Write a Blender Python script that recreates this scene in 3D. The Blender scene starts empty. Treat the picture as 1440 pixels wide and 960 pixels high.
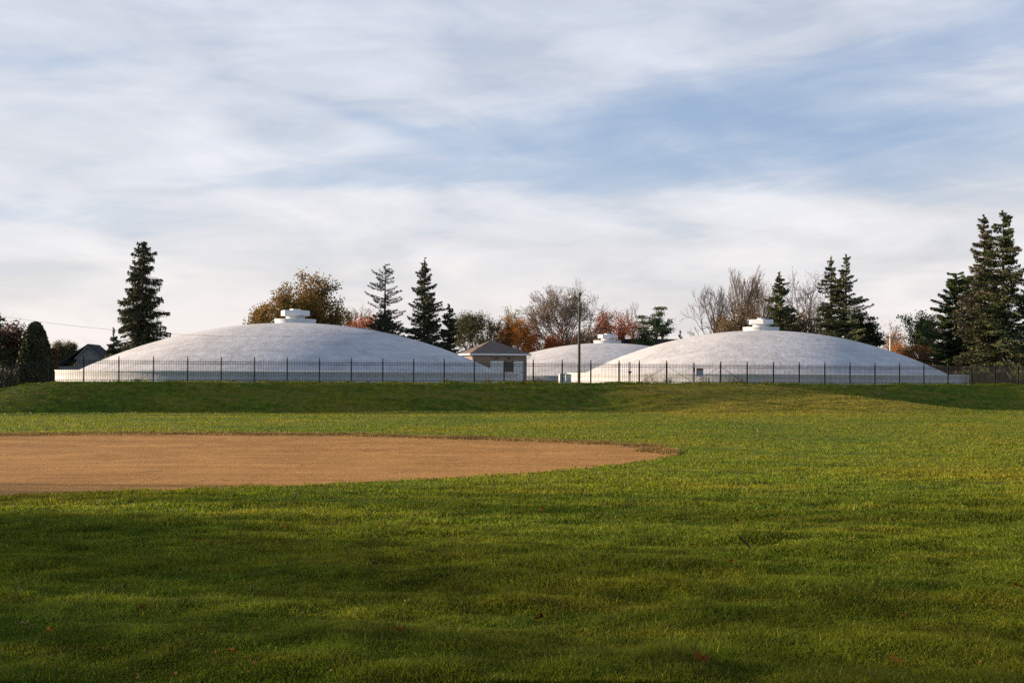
import bpy, math, random
import numpy as np
from mathutils import Vector
PI = math.pi
scene = bpy.context.scene
COL = scene.collection
R = math.radians
rng = np.random.default_rng(11)
random.seed(5)

# ------------------------------------------------------------------ layout helpers
F = 1600.0; EYE = 2.96; HX, HY = 720.0, 523.3; ROLL = 0.0052
SUN_EL = 12.5; SUN_AZ = -73.5      # azimuth measured from +Y clockwise

def ray(X, Y):
    dx = X - HX; dy = Y - HY
    return (dx + ROLL*dy)/F, -(dy - ROLL*dx)/F     # lateral and vertical slope per metre of depth
def at(X, Y, d):
    u, v = ray(X, Y)
    return Vector((u*d, d, EYE + v*d))

B_ = 1.614e-4*F; A_ = 91.4
NRM = math.hypot(1, B_)
DX, DY = 1/NRM, B_/NRM            # along the fence
NX, NY = DY, -DX                  # towards the field
FANG = math.atan2(DY, DX)
def st(x, y):
    return x*DX + (y-A_)*DY, x*NX + (y-A_)*NY
def xy(s, t):
    return s*DX + t*NX, A_ + s*DY + t*NY
def s_of(X):
    u = (X-HX)/F
    y = A_/(1-B_*u)
    return u*y*DX + (y-A_)*DY

def sstep(v):
    v = np.clip(v, 0, 1); return v*v*(3-2*v)
def vnoise(x, y, seed):
    xi = np.floor(x).astype(np.int64); yi = np.floor(y).astype(np.int64)
    fx = x-xi; fy = y-yi
    fx = fx*fx*(3-2*fx); fy = fy*fy*(3-2*fy)
    def h(a, b):
        n = (a*374761393 + b*668265263 + seed*974634777) & 0xffffffff
        n = ((n ^ (n >> 13))*1274126177) & 0xffffffff
        return ((n ^ (n >> 16)) & 0xffff)/32767.5 - 1
    return (h(xi, yi)*(1-fx)+h(xi+1, yi)*fx)*(1-fy) + (h(xi, yi+1)*(1-fx)+h(xi+1, yi+1)*fx)*fy

BW_X = np.array([s_of(v) for v in (-400, 0, 700, 830, 900, 1000, 1100, 1200, 1300)])
BW_Y = np.array([4.8, 4.6, 4.5, 5.4, 8.4, 10.6, 12.2, 13.5, 13.5])      # bank width left of and on the ramp
BV_X = np.array([s_of(v) for v in (-400, 1340, 1400, 1450, 1500, 1800)])
BV_Y = np.array([4.3, 4.3, 4.6, 7.0, 9, 9])                      # steep bank right of the ramp
RS0, RS1 = s_of(1046), s_of(1180)
BZ_X = np.array([s_of(v) for v in (-400, -100, 0, 30, 80, 700, 1230, 1800)])
BZ_Y = np.array([0.5, 0.95, 1.48, 1.85, 2.12, 2.12, 2.07, 2.07])
def zfield(t):
    return 1.2*sstep((t-40)/48.0)
def zbase(x, y):
    s, t = st(x, y)
    zc = np.interp(s, BZ_X, BZ_Y)
    wob = 0.35*vnoise(s/7.0, t*0+3.3, 5)
    wa = np.interp(s, BW_X, BW_Y)+wob; wb = np.interp(s, BV_X, BV_Y)+wob*.6
    tr = np.clip((t-0.9)/7.6, 0, 1.7)
    sr = RS0+(RS1-RS0)*tr
    f = sstep((s-sr)/2.0)
    flat_ = sstep((s-s_of(840))/(s_of(1000)-s_of(840)))
    qa = np.clip((t-0.9)/wa, 0, 1); qb = np.clip((t-0.9)/wb, 0, 1)
    pa = 1-((0.8-.3*flat_)*qa+(0.2+.3*flat_)*sstep(qa)); pb = 1-(0.9*qb+0.1*sstep(qb))
    prof = pa*(1-f)+pb*f
    top = zc - 0.2*sstep(-t/3.5)
    plat = np.where(t < 0.9, top, zc*prof)
    return np.maximum(plat, zfield(t))

# the skinned infield outline
FAR = np.array([(-420, 622), (-200, 616.5), (0, 612), (250, 610), (500, 612), (700, 618), (850, 624.5), (920, 630), (953, 637)], float)
NEAR = np.array([(-420, 706), (-200, 703), (0, 696), (100, 693.5), (300, 687), (500, 679), (640, 672), (750, 665), (850, 655.5), (920, 646), (953, 638.5)], float)
def px_ground(X, Y, zf=None):
    zf = zf or zbase
    X = np.asarray(X, float); Y = np.asarray(Y, float)
    dx = X-HX; dy = Y-HY
    u = (dx+ROLL*dy)/F; v = (dy-ROLL*dx)/F
    z = np.full(X.shape, 0.5)
    for _ in range(14):
        y = (EYE-z)/v; x = u*y
        z = 0.5*z + 0.5*zf(x, y)
    y = (EYE-z)/v
    return u*y, y
def px_of(x, y, z):
    u = x/y; v = (EYE-z)/y
    return HX + F*u - ROLL*F*v, HY + F*v + ROLL*F*u
def infield_mask(x, y, grow=0.0):
    yy = np.maximum(y, 3.0)
    X, Y = px_of(x, yy, zbase(x, yy))
    m = F/yy*0.055
    yf = np.interp(X, FAR[:, 0], FAR[:, 1]); yn = np.interp(X, NEAR[:, 0], NEAR[:, 1])
    g = grow*m
    return (X < 953+g*6) & (X > -420) & (Y > yf-g) & (Y < yn+g) & (y > 3)
def ground_z(x, y):
    x = np.asarray(x, float); y = np.asarray(y, float)
    s, t = st(x, y)
    z = zbase(x, y)
    fld = sstep((t-9)/4.0)
    near = sstep((t-35)/40.0)
    n = (0.022+0.028*near)*vnoise(x/2.9+7, y/1.9, 1) + (0.012+0.02*near)*vnoise(x/0.9, y/0.7+4, 2) + 0.05*near*vnoise(x/7.5, y/5.0, 3)
    bm = (1-fld)*sstep((t-0.5)/0.6)
    b = (0.045+.035*sstep((s_of(840)-s)/8))*vnoise(s/9.0, t/0.7, 7) + 0.03*vnoise(s/1.6, t/0.4, 8)
    infm = infield_mask(x, y, 3.0)
    return z + n*fld*np.where(infm, 0, 1) + b*bm - np.where(infield_mask(x, y, -5.0), 0.05, 0)

# ------------------------------------------------------------------ mesh helpers
def link(name, me, mats, parent=None):
    ob = bpy.data.objects.new(name, me); COL.objects.link(ob)
    for m in (mats if isinstance(mats, (list, tuple)) else [mats]): me.materials.append(m)
    if parent is not None: ob.parent = parent
    return ob
def npmesh(name, V, faces, smooth=False, matidx=None):
    """faces: list of (n,k) integer arrays"""
    me = bpy.data.meshes.new(name)
    V = np.asarray(V, np.float32)
    me.vertices.add(len(V)); me.vertices.foreach_set('co', V.ravel())
    li = np.concatenate([f.ravel() for f in faces]).astype(np.int32)
    tot = np.concatenate([np.full(len(f), f.shape[1]) for f in faces]).astype(np.int32)
    st_ = np.concatenate([[0], np.cumsum(tot)[:-1]]).astype(np.int32)
    me.loops.add(len(li)); me.loops.foreach_set('vertex_index', li)
    me.polygons.add(len(tot)); me.polygons.foreach_set('loop_start', st_); me.polygons.foreach_set('loop_total', tot)
    me.polygons.foreach_set('use_smooth', np.full(len(tot), smooth))
    if matidx is not None: me.polygons.foreach_set('material_index', np.asarray(matidx, np.int32))
    me.update(calc_edges=True)
    return me
class MB:
    def __init__(s): s.v = []; s.f = []; s.sm = []
    def add(s, vs, fs, sm=False):
        o = len(s.v); s.v += [tuple(v) for v in vs]; s.f += [tuple(i+o for i in f) for f in fs]; s.sm += [sm]*len(fs)
    def box(s, x0, x1, y0, y1, z0, z1):
        s.add([(x0, y0, z0), (x1, y0, z0), (x1, y1, z0), (x0, y1, z0), (x0, y0, z1), (x1, y0, z1), (x1, y1, z1), (x0, y1, z1)],
              [(0, 3, 2, 1), (4, 5, 6, 7), (0, 1, 5, 4), (1, 2, 6, 5), (2, 3, 7, 6), (3, 0, 4, 7)])
    def bar(s, a, b, w, h=None):
        a = Vector(a); b = Vector(b); h = h or w
        d = (b-a).normalized(); up = Vector((0, 0, 1)) if abs(d.z) < .95 else Vector((0, 1, 0))
        q = d.cross(up).normalized()*w/2; r = d.cross(q).normalized()*h/2
        vs = [a-q-r, a+q-r, a+q+r, a-q+r, b-q-r, b+q-r, b+q+r, b-q+r]
        s.add(vs, [(0, 3, 2, 1), (4, 5, 6, 7), (0, 1, 5, 4), (1, 2, 6, 5), (2, 3, 7, 6), (3, 0, 4, 7)])
    def tube(s, pts, rad, n=8, sm=True):
        pts = [Vector(p) for p in pts]
        if not isinstance(rad, (list, tuple)): rad = [rad]*len(pts)
        base = []
        for i, p in enumerate(pts):
            d = (pts[min(i+1, len(pts)-1)]-pts[max(i-1, 0)]).normalized()
            up = Vector((0, 0, 1)) if abs(d.z) < .9 else Vector((1, 0, 0))
            q = d.cross(up).normalized(); r = d.cross(q)
            base += [p+(q*math.cos(2*PI*k/n)+r*math.sin(2*PI*k/n))*rad[i] for k in range(n)]
        fs = []
        for i in range(len(pts)-1):
            for k in range(n):
                fs.append((i*n+k, i*n+(k+1) % n, (i+1)*n+(k+1) % n, (i+1)*n+k))
        s.add(base, fs, sm)
        s.add(base[:n], [tuple(range(n))]); s.add(base[-n:], [tuple(range(n))][::-1])
    def lathe(s, prof, n=48, ang=0, sm=True, cx=0, cy=0):
        vs = []; fs = []; m = len(prof)
        for k in range(n):
            a = ang+2*PI*k/n
            for (r, z) in prof: vs.append((cx+r*math.cos(a), cy+r*math.sin(a), z))
        for k in range(n):
            k2 = (k+1) % n
            for j in range(m-1): fs.append((k*m+j, k2*m+j, k2*m+j+1, k*m+j+1))
        s.add(vs, fs, sm)
    def build(s, name, mat, parent=None):
        me = bpy.data.meshes.new(name); me.from_pydata([tuple(v) for v in s.v], [], s.f)
        me.polygons.foreach_set('use_smooth', s.sm); me.update()
        return link(name, me, mat, parent)
def tag(o, label=None, cat=None, group=None, kind=None):
    if label: o['label'] = label
    if cat: o['category'] = cat
    if group: o['group'] = group
    if kind: o['kind'] = kind
    return o
def empty(name, loc, rz=0, label=None, cat=None, group=None):
    o = bpy.data.objects.new(name, None); COL.objects.link(o)
    o.location = loc; o.rotation_euler = (0, 0, rz); o.empty_display_size = .3
    return tag(o, label, cat, group)

# ------------------------------------------------------------------ materials
def mat(name, rough=.8, spec=.3):
    m = bpy.data.materials.new(name); m.use_nodes = True
    nt = m.node_tree; b = nt.nodes['Principled BSDF']
    b.inputs['Roughness'].default_value = rough; b.inputs['Specular IOR Level'].default_value = spec
    return m, nt, b
def noise(nt, vec, scale, detail=4, rough=.55, dist=0):
    n = nt.nodes.new('ShaderNodeTexNoise'); n.inputs['Scale'].default_value = scale
    n.inputs['Detail'].default_value = detail; n.inputs['Roughness'].default_value = rough
    n.inputs['Distortion'].default_value = dist
    if vec is not None: nt.links.new(vec, n.inputs['Vector'])
    return n.outputs[0]
def ramp(nt, fac, stops):
    r = nt.nodes.new('ShaderNodeValToRGB'); e = r.color_ramp.elements
    while len(e) < len(stops): e.new(.5)
    for i, (p, c) in enumerate(stops):
        e[i].position = p; e[i].color = (c[0], c[1], c[2], 1) if not isinstance(c, (int, float)) else (c, c, c, 1)
    nt.links.new(fac, r.inputs[0]); return r.outputs[0]
def mixc(nt, fac, a, b, mode='MIX'):
    m = nt.nodes.new('ShaderNodeMix'); m.data_type = 'RGBA'; m.blend_type = mode
    for sock, v in ((m.inputs[0], fac), (m.inputs[6], a), (m.inputs[7], b)):
        if isinstance(v, (int, float)): sock.default_value = v
        elif isinstance(v, tuple): sock.default_value = (v[0], v[1], v[2], 1)
        else: nt.links.new(v, sock)
    return m.outputs[2]
def math_(nt, op, a, b=None, c=None):
    m = nt.nodes.new('ShaderNodeMath'); m.operation = op
    for i, v in enumerate((a, b, c)):
        if v is None: continue
        if isinstance(v, (int, float)): m.inputs[i].default_value = v
        else: nt.links.new(v, m.inputs[i])
    return m.outputs[0]
def coords(nt, kind='Object', scale=(1, 1, 1), rot=(0, 0, 0)):
    t = nt.nodes.new('ShaderNodeTexCoord'); mp = nt.nodes.new('ShaderNodeMapping')
    mp.inputs['Scale'].default_value = scale; mp.inputs['Rotation'].default_value = rot
    nt.links.new(t.outputs[kind], mp.inputs[0]); return mp.outputs[0]
def bump(nt, b, h, strength, dist):
    n = nt.nodes.new('ShaderNodeBump'); n.inputs['Strength'].default_value = strength; n.inputs['Distance'].default_value = dist
    nt.links.new(h, n.inputs['Height']); nt.links.new(n.outputs[0], b.inputs['Normal'])
def plain(name, col, rough=.7, spec=.3, var=.15, scale=3, metal=0):
    m, nt, b = mat(name, rough, spec)
    v = coords(nt)
    c = ramp(nt, noise(nt, v, scale, 6), [(.3, tuple(x*(1-var) for x in col)), (.7, tuple(min(1, x*(1+var)) for x in col))])
    nt.links.new(c, b.inputs['Base Color']); b.inputs['Metallic'].default_value = metal
    return m
def leafmat(name, cols, trans=.35, rough=.6, patch=.35):
    m, nt, b = mat(name, rough, .25)
    g = nt.nodes.new('ShaderNodeNewGeometry')
    n = len(cols)
    c = ramp(nt, g.outputs['Random Per Island'], [((i+.5)/n, cl) for i, cl in enumerate(cols)])
    v = coords(nt)
    k = ramp(nt, noise(nt, v, patch, 3), [(.35, .72), (.65, 1.25)])
    c = mixc(nt, 1.0, c, k, 'MULTIPLY')
    nt.links.new(c, b.inputs['Base Color'])
    tr = nt.nodes.new('ShaderNodeBsdfTranslucent'); nt.links.new(c, tr.inputs[0])
    mx = nt.nodes.new('ShaderNodeMixShader'); mx.inputs[0].default_value = trans
    nt.links.new(b.outputs[0], mx.inputs[1]); nt.links.new(tr.outputs[0], mx.inputs[2])
    nt.links.new(mx.outputs[0], nt.nodes['Material Output'].inputs['Surface'])
    return m

def grass_colour(nt, v):
    """turf colour from patches of several sizes, same field for the ground sheet and its blades"""
    g = ramp(nt, noise(nt, v, .12, 5, .6, .4), [(.36, (.084, .148, .011)), (.5, (.160, .200, .012)), (.64, (.262, .230, .015))])
    st_ = coords(nt, 'Object', (.35, 2.0, 1), (0, 0, -FANG))
    g2 = ramp(nt, noise(nt, st_, .9, 5, .65), [(.38, (.082, .140, .011)), (.56, (.168, .200, .013)), (.7, (.30, .225, .030))])
    c = mixc(nt, .5, g, g2)
    d = ramp(nt, noise(nt, v, 2.2, 5, .7), [(.32, .50), (.52, 1.0), (.70, 1.45)])
    # drier yellower turf on the ramp, lightened further to stand in for sunlight
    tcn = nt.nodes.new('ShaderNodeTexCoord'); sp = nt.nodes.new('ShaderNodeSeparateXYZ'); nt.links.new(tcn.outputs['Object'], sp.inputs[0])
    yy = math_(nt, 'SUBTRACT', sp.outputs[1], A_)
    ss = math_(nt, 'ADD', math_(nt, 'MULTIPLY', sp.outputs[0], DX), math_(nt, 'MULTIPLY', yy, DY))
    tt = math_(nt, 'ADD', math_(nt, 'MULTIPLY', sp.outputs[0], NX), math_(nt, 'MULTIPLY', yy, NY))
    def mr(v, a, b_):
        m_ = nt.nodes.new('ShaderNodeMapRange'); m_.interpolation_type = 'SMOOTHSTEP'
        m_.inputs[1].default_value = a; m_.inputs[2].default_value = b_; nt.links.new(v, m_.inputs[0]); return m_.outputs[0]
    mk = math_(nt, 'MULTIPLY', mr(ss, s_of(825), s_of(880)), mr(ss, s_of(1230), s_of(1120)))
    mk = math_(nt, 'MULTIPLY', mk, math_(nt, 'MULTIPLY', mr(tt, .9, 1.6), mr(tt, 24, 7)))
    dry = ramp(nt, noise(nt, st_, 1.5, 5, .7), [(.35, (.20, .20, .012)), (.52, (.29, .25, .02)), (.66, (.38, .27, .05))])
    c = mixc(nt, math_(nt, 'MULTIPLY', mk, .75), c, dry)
    return mixc(nt, 1.0, c, d, 'MULTIPLY')
def make_ground_mat():
    m, nt, b = mat('turf', .9, .12)
    v = coords(nt)
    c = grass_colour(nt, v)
    # straw coloured worn turf on the ramp and the bank
    sep = nt.nodes.new('ShaderNodeSeparateXYZ')
    t = nt.nodes.new('ShaderNodeTexCoord'); nt.links.new(t.outputs['Object'], sep.inputs[0])
    tt = math_(nt, 'ADD', math_(nt, 'MULTIPLY', sep.outputs[0], NX), math_(nt, 'MULTIPLY', math_(nt, 'SUBTRACT', sep.outputs[1], A_), NY))
    on = math_(nt, 'MULTIPLY', math_(nt, 'SMOOTH_MIN', math_(nt, 'MULTIPLY', math_(nt, 'SUBTRACT', tt, .5), .8), 1.0, .3),
               math_(nt, 'LESS_THAN', tt, 12.5))
    band = coords(nt, 'Object', (.22, 1.5, 1), (0, 0, -FANG))
    sn = ramp(nt, noise(nt, band, 1.1, 6, .68, .6), [(.5, 0.0), (.66, .8)])
    f = math_(nt, 'MULTIPLY', math_(nt, 'MAXIMUM', on, 0.0), sn)
    c = mixc(nt, f, c, (.30, .20, .05))
    fine = coords(nt, 'Object', (1, 1, 1))
    c = mixc(nt, 1.0, c, (.82, .78, .72), 'MULTIPLY')
    hi = noise(nt, fine, 14, 6, .8)
    c = mixc(nt, 1.0, c, ramp(nt, hi, [(.3, .55), (.5, 1.0), (.72, 1.6)]), 'MULTIPLY')
    nt.links.new(c, b.inputs['Base Color'])
    h = math_(nt, 'ADD', math_(nt, 'MULTIPLY', noise(nt, fine, 9, 5, .75), .10), math_(nt, 'MULTIPLY', noise(nt, band, 2.2, 5, .7), .12))
    bump(nt, b, h, .8, 1.0)
    return m
M = {}
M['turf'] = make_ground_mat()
def make_blade_mat():
    m, nt, b = mat('grass_blades', .55, .2)
    v = coords(nt)
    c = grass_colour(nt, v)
    g = nt.nodes.new('ShaderNodeNewGeometry')
    k = ramp(nt, g.outputs['Random Per Island'], [(.0, (.72, .74, .62)), (.5, (1.12, 1.08, .95)), (.9, (1.42, 1.28, 1.1)), (.985, (2.2, 1.9, 2.2))])
    c = mixc(nt, 1.0, c, k, 'MULTIPLY')
    nt.links.new(c, b.inputs['Base Color'])
    tr = nt.nodes.new('ShaderNodeBsdfTranslucent'); nt.links.new(c, tr.inputs[0])
    mx = nt.nodes.new('ShaderNodeMixShader'); mx.inputs[0].default_value = .5
    nt.links.new(b.outputs[0], mx.inputs[1]); nt.links.new(tr.outputs[0], mx.inputs[2])
    nt.links.new(mx.outputs[0], nt.nodes['Material Output'].inputs['Surface'])
    return m
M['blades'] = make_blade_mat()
M['straw'] = leafmat('straw_blades', [(.26, .16, .04), (.34, .22, .065), (.20, .14, .035), (.30, .19, .06)], .3)
def make_dirt():
    m, nt, b = mat('infield_clay', .95, .08)
    v = coords(nt)
    c = ramp(nt, noise(nt, v, .35, 5, .6), [(.35, (.34, .170, .052)), (.65, (.44, .230, .074))])
    c = mixc(nt, 1.0, c, ramp(nt, noise(nt, v, 18, 5, .8), [(.3, .72), (.7, 1.25)]), 'MULTIPLY')
    c = mixc(nt, 1.0, c, ramp(nt, noise(nt, coords(nt, 'Object', (.5, 1.4, 1), (0, 0, -.1)), .5, 7, .7, .8), [(.36, .80), (.5, 1.0), (.64, 1.14)]), 'MULTIPLY')
    scuff = coords(nt, 'Object', (.8, .55, 1), (0, 0, .2))
    sc = ramp(nt, noise(nt, scuff, 1.6, 6, .72, .8), [(.60, 0.0), (.66, .6)])
    c = mixc(nt, sc, c, (.13, .070, .026))
    nt.links.new(c, b.inputs['Base Color'])
    h = math_(nt, 'ADD', math_(nt, 'MULTIPLY', noise(nt, v, 25, 4, .8), .03), math_(nt, 'MULTIPLY', noise(nt, scuff, 3, 4, .7), .07))
    bump(nt, b, h, .8, 1.0)
    return m
M['dirt'] = make_dirt()
def make_dome(name, colour, kind):
    m, nt, b = mat(name, .75, .25)
    v = coords(nt)
    # rings follow the shell: radius and angle
    t = nt.nodes.new('ShaderNodeTexCoord'); sep = nt.nodes.new('ShaderNodeSeparateXYZ'); nt.links.new(t.outputs['Object'], sep.inputs[0])
    ang = math_(nt, 'ARCTAN2', sep.outputs[1], sep.outputs[0])
    cmb = nt.nodes.new('ShaderNodeCombineXYZ')
    rad = math_(nt, 'SQRT', math_(nt, 'ADD', math_(nt, 'POWER', sep.outputs[0], 2.0), math_(nt, 'POWER', sep.outputs[1], 2.0)))
    nt.links.new(math_(nt, 'MULTIPLY', ang, 5.0), cmb.inputs[0])
    if kind == 'shell': nt.links.new(math_(nt, 'MULTIPLY', rad, 1.5), cmb.inputs[1])
    else: nt.links.new(math_(nt, 'MULTIPLY', sep.outputs[2], 2.0), cmb.inputs[1])
    strk = noise(nt, cmb.outputs[0], 1.0, 7, .7, .3)
    c = ramp(nt, strk, [(.30, tuple(x*.80 for x in colour)), (.47, tuple(x*.97 for x in colour)), (.7, tuple(x*1.06 for x in colour))])
    c = mixc(nt, 1.0, c, ramp(nt, noise(nt, v, .22, 8, .72, .8), [(.36, .80), (.5, .98), (.62, 1.07)]), 'MULTIPLY')
    c = mixc(nt, 1.0, c, ramp(nt, noise(nt, v, 1.1, 6, .75, .5), [(.36, .86), (.6, 1.05)]), 'MULTIPLY')
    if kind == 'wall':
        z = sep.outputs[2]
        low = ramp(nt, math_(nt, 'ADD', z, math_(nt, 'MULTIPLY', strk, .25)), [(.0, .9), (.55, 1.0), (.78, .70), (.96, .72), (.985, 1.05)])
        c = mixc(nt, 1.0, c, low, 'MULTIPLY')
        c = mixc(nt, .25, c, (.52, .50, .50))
    nt.links.new(c, b.inputs['Base Color'])
    bump(nt, b, noise(nt, v, 1.3, 6, .7), .5, .12)
    return m
M['shell'] = make_dome('painted_shell', (.65, .63, .61), 'shell')
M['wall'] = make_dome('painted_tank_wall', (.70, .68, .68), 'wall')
M['white'] = plain('white_concrete', (.68, .67, .66), .7, .3, .12, 3)
M['whitepaint'] = plain('white_paint', (.72, .72, .72), .5, .4, .05, 5)
M['fence'] = plain('dark_bronze_metal', (.024, .020, .020), .6, .2, .2, 6)
M['wood'] = plain('weathered_pole_wood', (.12, .092, .068), .85, .2, .3, 8)
M['bark'] = plain('bark', (.085, .068, .055), .95, .1, .3, 4)
M['palebark'] = plain('pale_bark', (.16, .13, .11), .95, .1, .3, 4)
M['twig'] = plain('twigs', (.21, .165, .13), .9, .1, .2, 2)
M['warmtwig'] = plain('reddish_twigs', (.16, .095, .065), .9, .1, .2, 2)
M['dark'] = plain('dark_fixture', (.02, .02, .02), .5, .4)
M['black'] = plain('black_cable', (.03, .03, .03), .6, .3)
M['darkglass'] = plain('dark_glass', (.02, .022, .025), .1, .5)
M['sign_grey'] = plain('sign_grey', (.22, .24, .29), .6, .3, .1, 6)
M['sign_red'] = plain('sign_red', (.18, .035, .03), .6, .3, .1, 6)
M['housewall'] = plain('house_wall', (.20, .20, .22), .8, .2, .1, 2)
M['redbrick'] = plain('red_brick', (.16, .075, .055), .9, .15, .2, 6)
def brickmat(name, c1, c2, mortar, scale):
    m, nt, b = mat(name, .9, .15)
    t = nt.nodes.new('ShaderNodeTexCoord'); sep = nt.nodes.new('ShaderNodeSeparateXYZ'); nt.links.new(t.outputs['Object'], sep.inputs[0])
    cmb = nt.nodes.new('ShaderNodeCombineXYZ'); nt.links.new(math_(nt, 'ADD', sep.outputs[0], sep.outputs[1]), cmb.inputs[0]); nt.links.new(sep.outputs[2], cmb.inputs[1])
    br = nt.nodes.new('ShaderNodeTexBrick'); nt.links.new(cmb.outputs[0], br.inputs[0]); br.inputs['Scale'].default_value = scale
    for k, c in (('Color1', c1), ('Color2', c2), ('Mortar', mortar)): br.inputs[k].default_value = (*c, 1)
    br.inputs['Mortar Size'].default_value = .012
    c = mixc(nt, 1.0, br.outputs[0], ramp(nt, noise(nt, coords(nt), 1.5, 6, .7), [(.3, .75), (.7, 1.2)]), 'MULTIPLY')
    nt.links.new(c, b.inputs['Base Color']); bump(nt, b, br.outputs['Fac'], .3, -.01)
    return m
M['block'] = brickmat('tan_block', (.27, .20, .155), (.30, .225, .175), (.26, .20, .165), 2.4)
def shingle(name, col):
    m, nt, b = mat(name, .95, .1)
    v = coords(nt); st2 = coords(nt, 'Object', (1, 1, 12))
    c = ramp(nt, noise(nt, st2, 2.0, 6, .7), [(.3, tuple(x*.75 for x in col)), (.7, tuple(x*1.25 for x in col))])
    c = mixc(nt, 1.0, c, ramp(nt, noise(nt, v, 14, 4, .8), [(.3, .7), (.7, 1.3)]), 'MULTIPLY')
    nt.links.new(c, b.inputs['Base Color']); bump(nt, b, noise(nt, st2, 6, 4), .5, .03)
    return m
M['shingle'] = shingle('brown_shingles', (.20, .148, .118))
M['darkshingle'] = shingle('dark_shingles', (.05, .045, .05))

L = {
 'spruce': leafmat('spruce_needles', [(0.056, 0.074, 0.025), (0.086, 0.107, 0.031), (0.126, 0.124, 0.035), (0.071, 0.083, 0.039)], .15),
 'spruce_brown': leafmat('worn_spruce_needles', [(0.060, 0.054, 0.027), (0.075, 0.090, 0.033), (0.112, 0.083, 0.038), (0.045, 0.068, 0.027)], .15),
 'blue': leafmat('blue_spruce_needles', [(0.092, 0.091, 0.058), (0.126, 0.119, 0.071), (0.065, 0.066, 0.036), (0.162, 0.112, 0.051)], .15),
 'darkc': leafmat('dark_conifer_needles', [(0.035, 0.044, 0.020), (0.054, 0.062, 0.024), (0.076, 0.074, 0.027)], .1),
 'grey': leafmat('grey_conifer_needles', [(0.060, 0.066, 0.057), (0.083, 0.087, 0.068), (0.045, 0.054, 0.042)], .15),
 'pine': leafmat('pine_needles', [(0.053, 0.093, 0.039), (0.078, 0.128, 0.042), (0.105, 0.143, 0.045), (0.042, 0.068, 0.033)], .2),
 'pinebright': leafmat('yellow_green_pine_needles', [(0.053, 0.090, 0.027), (0.083, 0.123, 0.030), (0.120, 0.150, 0.036), (0.045, 0.068, 0.024)], .2),  # needle green a little yellower than the other pine
 'oak': leafmat('oak_leaves', [(0.208, 0.141, 0.028), (0.293, 0.172, 0.033), (0.171, 0.132, 0.028), (0.366, 0.193, 0.036), (0.135, 0.092, 0.026)], .35),
 'olive': leafmat('olive_leaves', [(0.083, 0.087, 0.033), (0.120, 0.112, 0.036), (0.150, 0.112, 0.045), (0.063, 0.063, 0.027)], .3),
 'orange': leafmat('orange_leaves', [(0.483, 0.157, 0.025), (0.386, 0.112, 0.021), (0.580, 0.231, 0.032), (0.258, 0.150, 0.029)], .4),
 'red': leafmat('red_leaves', [(0.419, 0.098, 0.032), (0.547, 0.150, 0.040), (0.322, 0.074, 0.028), (0.386, 0.165, 0.052)], .4),
 'rust': leafmat('rust_leaves', [(0.312, 0.126, 0.041), (0.390, 0.154, 0.041), (0.234, 0.108, 0.041), (0.254, 0.162, 0.054)], .35),
 'brown': leafmat('brown_leaves', [(0.195, 0.120, 0.060), (0.150, 0.105, 0.053), (0.240, 0.150, 0.068), (0.128, 0.105, 0.045)], .35),
 'darkrust': leafmat('dark_rust_leaves', [(0.112, 0.048, 0.024), (0.150, 0.060, 0.030), (0.083, 0.048, 0.024)], .3),
 'pink': leafmat('pale_dry_leaves', [(0.299, 0.207, 0.149), (0.230, 0.149, 0.109), (0.276, 0.149, 0.103)], .35),
 'yellow': leafmat('yellow_leaves', [(0.322, 0.253, 0.069), (0.230, 0.218, 0.069), (0.276, 0.196, 0.057)], .35),
 'bush': leafmat('bush_leaves', [(0.075, 0.105, 0.030), (0.135, 0.150, 0.038), (0.195, 0.195, 0.045), (0.053, 0.068, 0.022)], .3),
 'weed': leafmat('weed_leaves', [(0.150, 0.150, 0.045), (0.240, 0.210, 0.075), (0.330, 0.255, 0.105), (0.090, 0.105, 0.030)], .3),
}

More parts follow.
